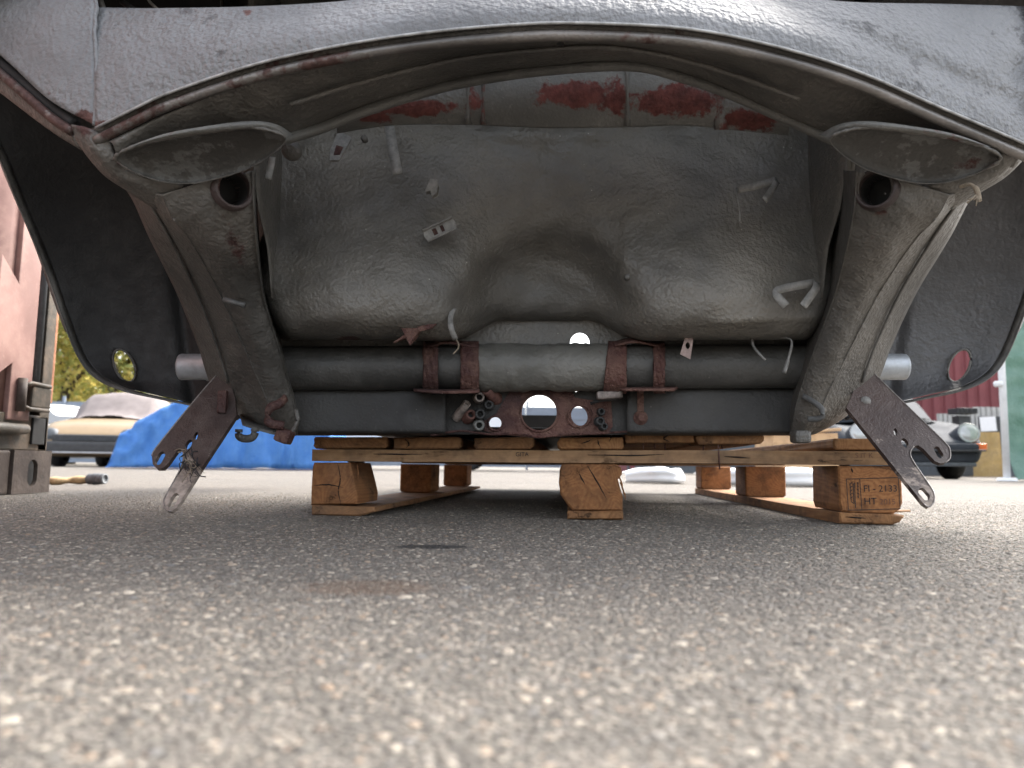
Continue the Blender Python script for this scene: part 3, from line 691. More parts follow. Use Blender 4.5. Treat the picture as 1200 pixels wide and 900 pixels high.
# torsion tube with its middle housing and zinc ends
def tube(name, p0, p1, r, m, parent, n=28, st=2, fn=None, rust=None, wob=0.012):
    a = np.linspace(0, 1, st); pth = [p0 + (p1 - p0) * t for t in a]
    rad = [r * (1 if fn is None else fn(t)) for t in a]
    return sweep(name, pth, rad, m, parent, n, rust=rust, wob=wob)
tt = tube('torsion_tube', S(322, 432, 1.235), S(962, 429, 1.235), 0.0372, M['lowx2'] if 'lowx2' in M else M.setdefault('lowx2', paint('tube_dark', (0.042, 0.041, 0.038), (0.075, 0.072, 0.066), 0.5, bs=210, bd=0.6, dustamt=0.45, dust=(0.12, 0.115, 0.105), speck=0.4)), shell, 32, 40, lambda t: 1 + 0.008 * math.sin(t * 47))
def hous(t): return 1.02 + 0.05 * math.sin(t * math.pi) - 0.06 * math.exp(-((t - 0.5) / 0.12) ** 2)
hs = tube('tube_housing', S(546, 431, 1.233), S(722, 430.5, 1.233), 0.0385, M['hous'] if 'hous' in M else M.setdefault('hous', paint('housing_grey', (0.12, 0.117, 0.104), (0.19, 0.184, 0.162), 0.45, bs=200, bd=0.9, dustamt=0.6, lowbump=0.5, speck=0.8)), shell, 48, 60, hous, rust=lambda u, j: 0.35 * (u > 0.86), wob=0.05)
for i, (x, y, sx) in enumerate(((612, 418, 36), (630, 444, 40), (648, 417, 40))):
    q = [[(x + dx, y + dy, 1.1945 + abs(dy) * 0.0005 + 0.0006 * (dx / 10) ** 2 * 0.1) for dx in np.linspace(-sx, sx, 7)] for dy in (-2.2, 0, 2.2)]
    pass
for mm in (False, True):
    p0, p1 = S(212, 430, 1.27), S(275, 430, 1.27)
    if mm: p0, p1 = mir(np.array([p0, p1]))
    p0 = np.array(p0); p1 = np.array(p1)
    ax = (p0 - p1); L = np.linalg.norm(ax)
    te = lathe('tube_end', [(0.0, L - 0.004), (0.0205, L - 0.004), (0.0222, L), (0.0228, L - 0.003), (0.0228, L * 0.52), (0.0245, L * 0.5), (0.0245, 0)], p1, ax, M['zinc'], shell, 28)

# lower crossmember either side of the middle opening
lowc = lambda x0, x1: [[(x, y, d) for x in np.linspace(x0, x1, 6)] for y, d in ((452, 1.262), (458, 1.243), (480, 1.238), (500, 1.236), (507, 1.24), (510, 1.262))]
M['lowx'] = paint('black_brown_underside', (0.022, 0.021, 0.02), (0.04, 0.038, 0.035), 0.6, bs=210, bd=0.6, dustamt=0.3, dust=(0.08, 0.075, 0.068), speck=0.4)  # near-black brown, darker than the underseal
lcl = patch('lower_crossmember', lowc(340, 522), 5, 6, M['lowx'], shell, lambda x, y: 0.0015 * np.sin(x * 0.05))
lcr = patch('lower_crossmember', lowc(735, 935), 5, 6, M['lowx'], shell, lambda x, y: 0.0015 * np.sin(x * 0.05))
# rusty plate with holes
pl_out = [(500, 452), (760, 452), (760, 509), (690, 510), (655, 512), (632, 514), (610, 512), (585, 509), (500, 509)]
bk = plate('backing_plate', pl_out, [ell(632, 483.5, 20.5, 20.5, 0, 36), ell(580.5, 496, 7.5, 7.5), ell(679, 487.5, 9.5, 11.5, R(-18), 24), ell(675.5, 457.7, 2.2, 1.4, R(-30), 8)], lambda x, y: S(x, y, 1.260), 0.003, M['backp'] if 'backp' in M else M.setdefault('backp', paint('plate_black_grey', (0.018, 0.017, 0.016), (0.04, 0.038, 0.035), 0.6, bs=240, bd=0.6, dustamt=0.25)), shell)
mp = plate('perforated_plate', [(600, 454), (668, 454), (674, 466), (700, 470), (716, 468), (718, 500), (712, 509), (690, 509.5), (655, 511.5), (632, 513.5), (610, 511.5), (585, 508.5), (567, 505), (566, 494), (582, 484), (590, 470)], [ell(632, 483.5, 20.5, 20.5, 0, 36), ell(580.5, 496, 7.5, 7.5), ell(679, 487.5, 9.5, 11.5, R(-18), 24)], lambda x, y: S(x, y, 1.255), 0.003, M['rust'], shell)
for (cx, cy, a, b, ang) in ((632, 483.5, 22, 22, 0), (580.5, 496, 8.4, 8.4, 0), (679, 487.5, 14.0, 12.8, R(-18))):
    e = ell(cx, cy, a, b, ang, 36); e.append(e[0])
    sweep('hole_collar', PA(np.array([(x, y, 1.2535) for x, y in e])), 0.0022, M['rust'], mp, 6, cap=False)
pe = cr(np.array([(505, 510), (540, 505), (575, 509), (605, 508), (632, 512), (660, 509), (700, 508), (745, 505)]), 6)
sweep('folded_edge', PA(np.column_stack([pe, np.full(len(pe), 1.247)])), 0.0022, M['rust'], mp, 6, rust=lambda u, j: .5)
# dark pocket and pipe stubs around it
for i, (px, py, ln, r, ax, m) in enumerate(((561, 466, .035, .0085, (0.1, -1, -.05), 'hw'), (578, 464, .045, .0095, (-0.45, -1, .35), 'hr'), (573, 475, .02, .0075, (0, -1, 0), 'hd'), (539, 484, .04, .007, (.6, -.7, .75), 'hw'), (549, 489, .03, .0085, (.3, -1, .2), 'hr'), (562, 486, .03, .0085, (.1, -1, 0), 'hd'), (561, 498, .03, .0085, (.1, -1, -.1), 'hg'), (704, 483, .02, .006, (0, -1, 0), 'hd'), (702, 494, .02, .0075, (.1, -1, 0), 'hd'), (706, 500, .018, .006, (.2, -1, 0), 'hd'))):
    if m not in M:
        M['hw'] = plain('fitting_worn', (0.33, 0.28, 0.25), .5, .3, .3, 120, .4); M['hr'] = plain('fitting_rusty', (0.16, 0.075, 0.06), .7, .1, .3, 120, .5)
        M['hd'] = plain('fitting_black', (0.035, 0.035, 0.035), .5, 0, .2, 90, .3); M['hg'] = plain('fitting_grey', (0.17, 0.17, 0.16), .5, 0, .25, 120, .3)
    st = lathe('pipe_stub', [(r * .55, -.002), (r * .55, ln * .86), (r * .62, ln), (r, ln * .98), (r, ln * .55), (r * 1.18, ln * .5), (r * 1.18, 0.0)], S(px, py, 1.252) - np.array(Vector(ax).normalized()) * ln * 0.35, ax, M[m], mp, 16)
    lathe('stub_bore', [(0.0, ln * 0.6), (r * .56, ln * .6)], S(px, py, 1.252) - np.array(Vector(ax).normalized()) * ln * 0.35, ax, M['blk'], st, 12)
box('linkage_block', S(714, 463, 1.222), (0.042, 0.02, 0.013), M['hw'] , mp, 0.003, Matrix.Rotation(R(-4), 3, 'Y'))
sweep('linkage_rod', [S(692, 473, 1.24), S(704, 469, 1.235), S(722, 468, 1.235)], 0.003, M['hd'], mp, 6)
wp_ = lathe('washer_stack', [(0.0, .012), (.006, .012), (.0065, .008), (.012, .007), (.0125, 0.0), (.014, 0.0), (.014, -.01)], S(750, 490, 1.24), (0, -1, 0), M['rust'], lcr, 18)
box('washer_strap', S(750.5, 470, 1.237), (0.011, 0.004, 0.04), M['rust'], lcr, 0.001)

# rusty mount brackets hugging the tube
def arcbar(x0, x1, parent, nm='bracket_web', r=0.044, thick=0.004, skew=0):
    """a plate bent round the front of the tube, from above it to below it"""
    rows = []
    for a in np.linspace(R(78), R(-78), 9):
        py = 430.5 - 29 * math.sin(a) * (r / 0.042); d = 1.234 - r * math.cos(a) * 1.0
        f = math.sin(a)
        rows.append([(x0 + skew * (1 - f) * 0.5, py, d), ((x0 + x1) / 2 + skew * (1 - f) * 0.5, py, d - 0.0015), (x1 + skew * 0.0, py, d)])
    o = patch(nm, rows, 3, 5, M['rust'], parent, lambda x, y: 0.0022 * np.sin(x * 0.7 + y * 0.35) * np.sin(y * 0.5 - x * 0.3) + 0.0011 * np.sin(x * 3.1) * np.sin(y * 2.3), thick=thick)
    return o
bl = arcbar(496, 513, shell, 'mount_bracket')
b2 = arcbar(540, 561, bl)
patch('bracket_top', [[(500, 404, 1.235), (520, 398, 1.235), (562, 404, 1.235)], [(503, 408, 1.205), (522, 402, 1.2), (560, 407, 1.205)]], 3, 5, M['rust'], bl, thick=.003)
patch('bracket_base', [[(484, 456, 1.23), (525, 457, 1.23), (562, 456, 1.23)], [(486, 458, 1.165), (525, 460, 1.16), (562, 459, 1.165)]], 3, 4, M['rust'], bl, thick=.004)
br = arcbar(713, 734, shell, 'mount_bracket', skew=-6)
b4 = arcbar(766, 779, br)
patch('bracket_top', [[(715, 402, 1.235), (742, 397, 1.235), (778, 404, 1.235)], [(722, 405, 1.2), (745, 401, 1.195), (776, 407, 1.205)]], 3, 5, M['rust'], br, thick=.003)
patch('bracket_base', [[(724, 455, 1.23), (760, 454, 1.23), (795, 454, 1.235)], [(730, 457, 1.165), (760, 457, 1.16), (790, 457, 1.17)]], 3, 4, M['rust'], br, thick=.004)

# small clips, straps and tags
def strap(name, pts, w_, m, parent=shell, t=0.0012, up=(0, 0, 1)):
    q = cr(np.array(pts, float), 4)
    p = PA(q) if q.shape[1] == 3 else q
    n = len(p); v = []
    for i in range(n):
        tg = p[min(i + 1, n - 1)] - p[max(i - 1, 0)]; tg /= np.linalg.norm(tg)
        s = np.cross(tg, np.array(up, float)); s /= (np.linalg.norm(s) + 1e-9)
        v += [p[i] - s * w_ / 2, p[i] + s * w_ / 2]
    return solid(mk(name, v, grid_faces(n, 2), m, parent), t)
strap('hanging_strap', [(456, 146, 1.085), (460, 172, 1.07), (466, 204, 1.055)], 0.015, M['clip'], up=(0, 1, 0))
c1 = plate('torn_clip', [(397, 154), (411, 161), (408, 170), (397, 187), (387, 187), (388, 175)], [], lambda x, y: S(x, y, 1.055 - (y - 154) * 0.0006), 0.004, M['clip'], shell, bevel=0.001)
plate('clip_rust', [(394, 170), (402, 172), (398, 181), (391, 181)], [], lambda x, y: S(x, y, 1.0535 - (y - 154) * 0.0006), 0.001, M['rust'], c1)
c2 = plate('bent_clip', [(505, 210), (512, 211), (514, 217), (512, 226), (507, 229), (504, 224), (499, 224), (501, 219)], [], lambda x, y: S(x, y, 1.06), 0.012, M['clip'], shell, bevel=0.001)
def rot2(pts, cx, cy, a): return [(cx + x * math.cos(a) - y * math.sin(a), cy + x * math.sin(a) + y * math.cos(a)) for x, y in pts]
an = R(-25)
c3 = plate('slotted_clip', rot2([(-18, -7), (18, -7), (20, 0), (18, 7), (-18, 7), (-20, 0)], 515.5, 268.5, an), [rot2([(-9, -4), (-4, -4), (-4, 4), (-9, 4)], 515.5, 268.5, an), rot2([(1, -4), (5, -4), (5, 4), (1, 4)], 515.5, 268.5, an)], lambda x, y: S(x, y, 1.075), 0.004, M['clip'], shell, bevel=0.0006)
for s in (-7, 7):
    sweep('clip_flange', PA(np.array([(*rot2([(t, s)], 515.5, 268.5, an)[0], 1.072) for t in (-19, 0, 19)])), 0.0018, M['clip'], c3, 6)
plate('clip_back', rot2([(-15, -5.5), (15, -5.5), (15, 5.5), (-15, 5.5)], 515.5, 268.5, an), [], lambda x, y: S(x, y, 1.0785), 0.001, M['rust'], c3)
strap('bent_strap', [(864, 222, 1.055), (880, 219, 1.045), (897, 215, 1.045), (911, 211, 1.06)], 0.011, M['clip'], up=(0, 1, 0.1))
strap('bent_strap', [(911, 212, 1.06), (905, 222, 1.045), (896, 235, 1.03)], 0.010, M['clip'], up=(0, 1, 0.3))
sweep('bent_wire', PA(np.array([(863, 221, 1.055), (864, 230, 1.05), (867, 245, 1.045), (867, 259, 1.04)])), 0.0014, M['clip'], shell, 6)
strap('bent_strap', [(921, 359, 1.045), (911, 347, 1.045), (912, 340, 1.05), (934, 335, 1.055), (955, 331, 1.06)], 0.0115, M['clip'], up=(0, 1, 0.2), t=0.002)
strap('bent_strap', [(957, 331, 1.06), (956, 338, 1.05), (949, 348, 1.045), (941, 359, 1.04)], 0.0115, M['clip'], up=(0, 1, 0.2), t=0.002)
sweep('hanging_wire', PA(cr(np.array([(881, 396, 1.16), (883, 406, 1.15), (890, 415, 1.14), (897, 422, 1.135)]), 4)), 0.0021, M['clip'], shell, 6)
sweep('hanging_wire', PA(cr(np.array([(905, 396, 1.16), (922, 396, 1.15), (928, 402, 1.14), (924, 420, 1.135), (919, 437, 1.13)]), 4)), [0.0016] * 9 + [0.0022] * 4 + [0.0032] * 4, M['clip'], shell, 6)
plate('steel_tag', [(804, 388), (813, 391), (811, 408), (809, 421), (797, 415), (801, 402)], [ell(806, 405, 2.6, 4, 0, 12)], lambda x, y: S(x, y, 1.15), 0.002, M['taggy'] if 'taggy' in M else M.setdefault('taggy', plain('tag_pinkish', (0.42, 0.31, 0.28), .6, 0, .25, 90, .3)), shell)
rc = plate('rusted_clip', [(470, 384), (478, 374), (490, 376), (492, 388), (486, 396), (480, 402), (476, 396), (465, 399), (474, 392)], [], lambda x, y: S(x, y, 1.11), 0.008, M['rust'], shell, bevel=0.0015)
strap('clip_arm', [(490, 386, 1.10), (502, 383, 1.105), (510, 378, 1.11)], 0.008, M['rust'], rc, up=(0, 1, 0))
strap('torn_strap', [(532, 361, 1.12), (528, 372, 1.11), (529, 385, 1.10), (534, 398, 1.11)], 0.008, M['clip'], up=(0, 1, 0))
sweep('frayed_cord', PA(cr(np.array([(533, 396, 1.14), (537, 402, 1.13), (537, 408, 1.13), (531, 415, 1.13)]), 4)), 0.0013, M['cord'], shell, 5)
strap('hanging_tab', [(319, 184, .93), (317, 196, .93), (314, 210, .93)], 0.009, M['clip'], up=(0, 1, 0))
lathe('round_grommet', [(0.0, .004), (.006, .004), (.012, .002), (.014, -.004)], S(341, 177, .96), (0, -1, -.6), M['under'], shell, 16)
sweep('bracket_pin', [S(262, 351, 1.02), S(287, 358, 1.02)], 0.004, M['clipdark'], shell, 6)
# hooks at the foot of the rails
lh = sweep('hook_loop', PA(cr(np.array([(335, 466, 1.16), (328, 473, 1.15), (317, 478, 1.145), (313, 488, 1.14), (317, 496, 1.14), (333, 499, 1.145)]), 5)), 0.0032, M['rust'], shell, 8, flat=2.2)
box('rusted_lug', S(333.5, 511, 1.16), (0.024, 0.03, 0.022), M['rust'], shell, 0.005, Matrix.Rotation(R(20), 3, 'Y'))
sweep('foot_flange', PA(cr(np.array([(347, 480, 1.17), (349, 492, 1.165), (346, 500, 1.165), (342, 506, 1.165)]), 4)), 0.0035, M['under'], shell, 6)
sweep('hook_ring', PA(cr(np.array([(280, 503, 1.2), (280, 511, 1.2), (286, 514, 1.2), (295, 513, 1.2), (299, 507, 1.2), (298, 502, 1.2)]), 5)), 0.0045, M['under'], shell, 8, flat=1.4)
patch('foot_plate', [[(281, 486, 1.25), (300, 494, 1.24), (322, 502, 1.23)], [(284, 498, 1.2), (302, 504, 1.2), (325, 510, 1.2)]], 2, 4, M['flange'], shell)
sweep('hook_loop', PA(cr(np.array([(941, 464, 1.16), (953, 471, 1.15), (962, 478, 1.145), (964, 487, 1.145), (958, 491, 1.15), (946, 491, 1.155)]), 5)), 0.003, M['clipdark'], shell, 8, flat=1.5)
box('foot_lug', S(938, 512, 1.17), (0.026, 0.03, 0.02), M['under'], shell, 0.006)
# frayed string caught at the right pad
fc = sweep('caught_string', PA(cr(np.array([(1125, 219, .86), (1136, 216, .85), (1143, 220, .845), (1146, 228, .845), (1147, 236, .845)]), 4)), [0.0022] * 8 + [0.0032] * 9, M['cord'], shell, 6)
for i in range(7):
    a = random.uniform(-1, 1)
    sweep('string_fibre', PA(np.array([(1146, 226, .845), (1146 + a * 6, 232, .843), (1146 + a * 14, 238 + random.uniform(-5, 5), .842)])), 0.0008, M['cord'], fc, 4)
# paint flakes and stuck grit
for px, py in ((427, 163), (1032, 322), (735, 325)):
    lathe('bolt_stub', [(0, .006), (.004, .006), (.005, .004), (.005, -.004)], S(px, py, 1.06), (0, -1, 0), M['under'], shell, 8)
# spring plates
lpo = [(264, 428), (240, 455), (210, 491), (182, 526), (178, 534), (179, 544), (184, 549), (191, 549), (197, 543), (207, 529), (211, 526), (214, 528), (215, 534), (213, 546), (203, 565), (193, 583), (192, 592), (195, 598), (201, 599), (207, 595), (221, 573), (238, 546), (258, 516), (277, 487), (275, 466)]
lmap = lambda x, y: S(x, y, 1.215 - (y - 430) * 0.0009)
lsp = plate('spring_plate', lpo, [slot(187.5, 537, 4.5, 4, R(-62)), slot(203, 587, 6.5, 3.6, R(-60)), ell(221, 521, 3.6, 6.5, R(28), 12), ell(229.5, 511, 2.3, 5, R(12), 12)], lmap, 0.006, M['rustplate'], shell, bevel=0.0012, rust=lambda x, y: 0.15 + 0.6 * max(0, min(1, (y - 520) / 50)))
box('plate_lug', S(261, 471, 1.168), (0.014, 0.012, 0.036), M['rust'], lsp, 0.002)
for i in range(26):
    a0 = (random.uniform(215, 232), random.uniform(525, 553)); q = [a0]
    for k in range(3): q.append((q[-1][0] + random.uniform(-7, 8), q[-1][1] + random.uniform(-3, 10)))
    q = q[:4]
    sweep('string_tangle', PA(cr(np.array([(x, y, 1.10 - (y - 525) * 0.0005 - random.uniform(0, .01)) for x, y in q]), 4)), random.uniform(0.0004, 0.0011), M['cord'] if random.random() < 0.45 else M['rubber'], lsp, 4)
rpo = [(1014, 427), (1040, 453), (1075, 487), (1107, 518), (1113, 527), (1113, 537), (1108, 542), (1102, 543), (1095, 540), (1082, 526), (1076, 522), (1071, 523), (1067, 529), (1068, 537), (1079, 554), (1092, 573), (1095, 581), (1094, 589), (1088, 594), (1082, 590), (1060, 563), (1025, 519), (992, 478), (1003, 452)]
rmap = lambda x, y: S(x, y, 1.215 - (y - 430) * 0.0009)
rsp = plate('spring_plate', rpo, [slot(1100, 530, 4.2, 3.4, R(58)), slot(1083, 579, 4, 4.2, R(50)), ell(1060.5, 519, 3.6, 6, R(-28), 12), ell(1049.5, 506, 2, 4.5, R(-10), 12)], rmap, 0.006, M['rustplate'], shell, bevel=0.0014, rust=lambda x, y: 0.25 + 0.3 * max(0, min(1, (y - 520) / 50)))
lathe('plate_bolt', [(0, .004), (.0045, .004), (.0055, .002), (.0075, .002), (.008, -.001)], rmap(1014.5, 470), (-0.2, -1, 0), M['clip'], rsp, 12)

M['bare'] = plain('bare_worn_edge', (0.34, 0.31, 0.29), .4, .5, .3, 200, .3)
for pp, po_, mp_, rng in ((rsp, rpo, rmap, (0, 7)), (rsp, rpo, rmap, (11, 20)), (lsp, lpo, lmap, (10, 19)), (lsp, lpo, lmap, (0, 5))):
    e = np.array([mp_(x, y) for x, y in po_[rng[0]:rng[1]]]) + (0, -0.0002, 0)
    sweep('worn_edge', cr(e, 3), 0.0011, M['bare'], pp, 5)
# ------------------------------------------------------------------ the pallet
A = G(363, 604); B = G(1062, 616)
W = (B - A).length; PW = 1.03
ang = math.atan2(B.y - A.y, B.x - A.x)
pal = thing('wooden_pallet', 'weathered orange brown wooden pallet carrying the car body', 'pallet', tuple(A), ang)
MM = W / 699.0                                     # metres to a photograph pixel at the pallet's front edge
X = lambda px: (px - 363) * MM
Zb = lambda px: 604 + (px - 363) * 12 / 699
Z = lambda px, py: (Zb(px) - py) * MM
def quad(x0, x1, yt, yb, c=1.5, seed=0):
    rs = random.Random(seed); c0, c1, c2, c3 = [c * rs.uniform(0.6, 1.8) for _ in range(4)]
    return [(X(x), Z(x, y)) for x, y in ((x0 + c0, yb), (x1 - c1, yb), (x1, yb - c1), (x1 + rs.uniform(-1, 1), (yt + yb) / 2), (x1, yt + c2), (x1 - c2, yt), ((x0 + x1) / 2, yt + rs.uniform(-.3, .6)), (x0 + c3, yt), (x0, yt + c3), (x0 + rs.uniform(-1, 1), (yt + yb) / 2), (x0, yb - c0))]
LEN = 1.5
for i, (x0, x1, yt, yb, yo) in enumerate(((363, 456, 508.5, 523, 0), (463, 547, 510, 523.8, 0.004), (563, 635, 511, 525, -0.002), (665, 743, 512, 526.3, 0), (745, 827, 505, 519.5, 0.003), (829, 906, 507, 521.5, -0.002), (985, 1046, 516, 529.6, 0))):
    prism('deck_board', quad(x0, x1, yt, yb, 2.2, i), 0.001 + yo, LEN + yo, M['wood'], pal, 8, 0.002, i)
stz = [(363, 523.6, 537.8), (1061, 531.2, 547.0)]
def stringer(y0, y1, nm='stringer_board'):
    n = 12; v = []
    for i in range(n + 1):
        t = i / n; px = 363 + 698 * t; a = 523.8 + 7.6 * t; b = 538 + 9 * t
        for (yy, zz) in ((y0, b), (y0, (a + b) / 2), (y0, a), (y1, a), (y1, (a + b) / 2), (y1, b)):
            j = 0.0012
            v.append((X(px), yy + j * noise.noise((i * 1.7, zz, y0)) - (0.001 if yy == y0 else 0), Z(px, zz) + j * noise.noise((i * 2.3, yy * 9, 3))))
    fs = grid_faces(n + 1, 6, True) + [tuple(range(6))[::-1], tuple(n * 6 + j for j in range(6))]
    return mk(nm, v, fs, M['woodx'], pal, smooth=False, local=True)
sb0 = stringer(0.0, 0.1)
for k in (0.70, 1.40): stringer(k, k + 0.1)
# front blocks: outlines as the photograph shows them
blk1 = [(363, 591.5), (362.5, 570), (363, 545), (365, 540), (410, 540), (413, 552), (417, 565), (421, 580), (420, 590.5)]
blk2 = [(683, 598.5), (676, 592), (668, 580), (666, 565), (667, 550), (670, 542.5), (733, 543.5), (740, 548), (741, 556), (736, 562), (738, 570), (741.5, 582), (741.5, 599)]
blk3 = [(1003, 602), (992, 600), (990, 592), (990, 547.5), (1060.5, 548.5), (1060.5, 590), (1057, 597), (1050, 602.5)]
blks = []
for i, b in enumerate((blk1, blk2, blk3)):
    q = [(X(x), Z(x, y)) for x, y in b]
    blks.append(prism('block', q, 0.002, 0.145, M['woodblk'], pal, 4, 0.0012, 20 + i))
    for k, y0 in enumerate((0.69, 1.37)):
        sh = [(x + 0.004 * (k - 1), z) for x, z in ([(q[0][0], q[0][1])] if False else [])]
        x0, x1 = min(p[0] for p in q), max(p[0] for p in q); z0, z1 = min(p[1] for p in q), max(p[1] for p in q)
        c = 0.006
        prism('block', [(x0 + c, z0), (x1 - c, z0), (x1, z0 + c), (x1, z1), (x0, z1), (x0, z0 + c)], y0, y0 + 0.125, M['woodblk'], pal, 3, 0.002, 30 + i * 3 + k)
# skids under the blocks
for i, (x0, x1, yt, yb, c) in enumerate(((364, 420, 591.8, 604, 1), (676, 742, 599, 609.5, 1), (988, 1061, 602.8, 616, 2.5))):
    o = quad(x0, x1, yt, yb, c, 40 + i)
    if i == 2: o = [(X(x), Z(x, y)) for x, y in ((989, 615.5), (1048, 617), (1056, 612), (1061, 604.5), (1058, 603), (989, 601.5))]
    if i == 0: o = [(X(x), Z(x, y)) for x, y in ((365, 604), (425, 605), (444, 600), (443, 594), (365, 591.8))]
    o = [(x, max(z, 0.001)) for x, z in o]
    prism('bottom_board', o, -0.001, LEN, M['wood'], pal, 8, 0.0015, 50 + i)
for i, (x, y0, y1, dx) in enumerate(((768, 519, 526, 0), (781, 519, 526, 1), (794, 519, 527, 0), (840, 521, 530, -1), (861, 521, 527, 1), (853, 523, 551, 1))):
    m = M['rust']
    sweep('nail', [(X(x), -0.002 if i == 5 else 0.03, Z(x, y0)), (X(x + dx), -0.003 if i == 5 else 0.03, Z(x, y1))], 0.0013, m, pal, 6, local=True)
sp1 = prism('splinter', [(X(1040), Z(1040, 600)), (X(1074), Z(1060, 599)), (X(1074), Z(1060, 601.5)), (X(1040), Z(1040, 603))], 0.02, 0.035, M['woodx'], pal, 3, 0.001, 70)
for i, (x, y) in enumerate(((418, 543), (738, 560), (739, 566), (741, 572))):
    sweep('splinter', [(X(x), 0.01, Z(x, y)), (X(x + 3), 0.002, Z(x, y + 8)), (X(x + 3.5), 0.0, Z(x, y + 18 - 4 * (i > 0)))], [0.0016, 0.0012, 0.0004], M['woodblk'], pal, 5, local=True)
# drying splits in the end grain
M['split'] = plain('split_dark', (0.02, 0.012, 0.008), .9)
for i, q in enumerate((((727, 505.5), (728, 512), (725, 519)), ((747, 505), (757, 509), (768, 507)), ((712, 513), (713, 519), (716, 526)), ((690, 520), (700, 517), (707, 513)), ((395, 541), (399, 560), (397, 575), (401, 591)), ((366, 568), (385, 567), (404, 571)), ((700, 546), (712, 566), (724, 588)), ((690, 555), (697, 568)), ((478, 512), (483, 518), (480, 523)), ((585, 513), (592, 518), (600, 517)), ((1004, 550), (1006, 556)), ((800, 508), (790, 514), (797, 518)), ((700, 533), (755, 534), (790, 533)), ((860, 536), (890, 538)), ((440, 530), (500, 531)), ((995, 606), (1020, 608)))):
    r = cr(np.array(q, float), 5) + np.array([(0.5 * noise.noise((k * .9, i, 1)), 0.4 * noise.noise((k * .9, i, 7))) for k in range((len(q) - 1) * 5 + 1)])
    yf = -0.0016 if 525 < q[0][1] < 541 and i > 11 else 0.0022
    if q[0][1] < 525: yf = 0.0015
    if i == 15: yf = -0.0006
    sweep('split', [(X(a), yf, Z(a, b)) for a, b in r], np.concatenate([np.linspace(.0004, .0014, len(r) // 2), np.linspace(.0014, .0003, len(r) - len(r) // 2)]), M['split'], pal, 5, local=True)
# heat treatment stamp on the right block
def stamp(body, px, py, size, parent, col='ink', y=0.0):
    me = text_mesh(body, size); o = obj('stamp_lettering', me, M[col], parent, smooth=False)
    o.location = (X(px), y, Z(px, py)); o.rotation_euler = (R(90), R(-1.0), 0); return o
blkR = blks[2]
yS = 0.0036
stamp('FI - 2133', 1016.5, 577.5, 10.6 * MM, blkR, y=yS - 0.0028)
stamp('HT', 1016.5, 592, 11 * MM, blkR, y=yS - 0.0028)
M['inkfade'] = plain('stamp_ink_faded', (0.17, 0.09, 0.055), .8, 0, .2, 300)
stamp('2015', 1034, 592, 9 * MM, blkR, 'inkfade', y=yS - 0.0028)
def line(px0, py0, px1, py1, wd, parent, y, m='ink'):
    a = Vector((X(px0), 0, Z(px0, py0))); b = Vector((X(px1), 0, Z(px1, py1))); d = (b - a).normalized(); n = Vector((-d.z, 0, d.x)) * wd / 2
    return [(p.x, y, p.z) for p in (a - n, b - n, b + n, a + n)]
vs = []; fsx = []
yl = yS - 0.0028
segs = [(998, 563, 1056, 561.5), (1056, 561.5, 1056.5, 597), (998, 563, 999, 598.5), (999, 598.5, 1056.5, 597), (1013, 562.8, 1014, 598)]
segs += [(1007, 567, 1007, 596)] + [(1001.5, 569 + k * 4, 1004.5, 567 + k * 4) for k in range(5)] + [(1009.5, 567 + k * 4, 1011.5, 567.5 + k * 4) for k in range(5)] + [(1002, 568, 1002.5, 589), (1002.5, 589, 1005.5, 591), (1005.5, 591, 1005.5, 568), (1010.5, 567, 1010.5, 585)]
for s in segs:
    k = len(vs); vs += line(*s, 0.8 * MM if s[0] != s[2] else 0.9 * MM, None, yl); fsx.append((k, k + 1, k + 2, k + 3))
mk('stamp_frame', vs, fsx, M['ink'], blkR, smooth=False, local=True)
stamp('GITA', 614, 534, 7 * MM, sb0, y=-0.0026)
stamp('S IT K', 1008, 538.5, 8 * MM, sb0, 'inkfade', y=-0.0026)


# ------------------------------------------------------------------ shipping container at the left
M['pink'] = paint('faded_red_container', (0.25, 0.135, 0.115), (0.31, 0.175, 0.15), 0.6, bs=90, bd=0.15, dust=(0.36, 0.24, 0.20), dustamt=0.5, rustc=(0.20, 0.07, 0.04), lowbump=0.05)
M['olive'] = paint('dirty_post', (0.045, 0.038, 0.027), (0.085, 0.067, 0.046), 0.6, bs=120, bd=0.4, dust=(0.20, 0.14, 0.10), dustamt=0.6, rustc=(0.30, 0.12, 0.06))
M['cast'] = paint('corner_casting', (0.045, 0.031, 0.025), (0.075, 0.053, 0.043), 0.7, bs=100, bd=0.7, dust=(0.15, 0.122, 0.10), dustamt=0.6)
M['orange_rust'] = plain('orange_rust', (0.42, 0.19, 0.10), .8, 0, .25, 60, .4)
cx = -1.345
con = thing('shipping_container', 'faded pinkish red shipping container corner at the left edge', 'container', (cx - 1.2, 1.0, 0))
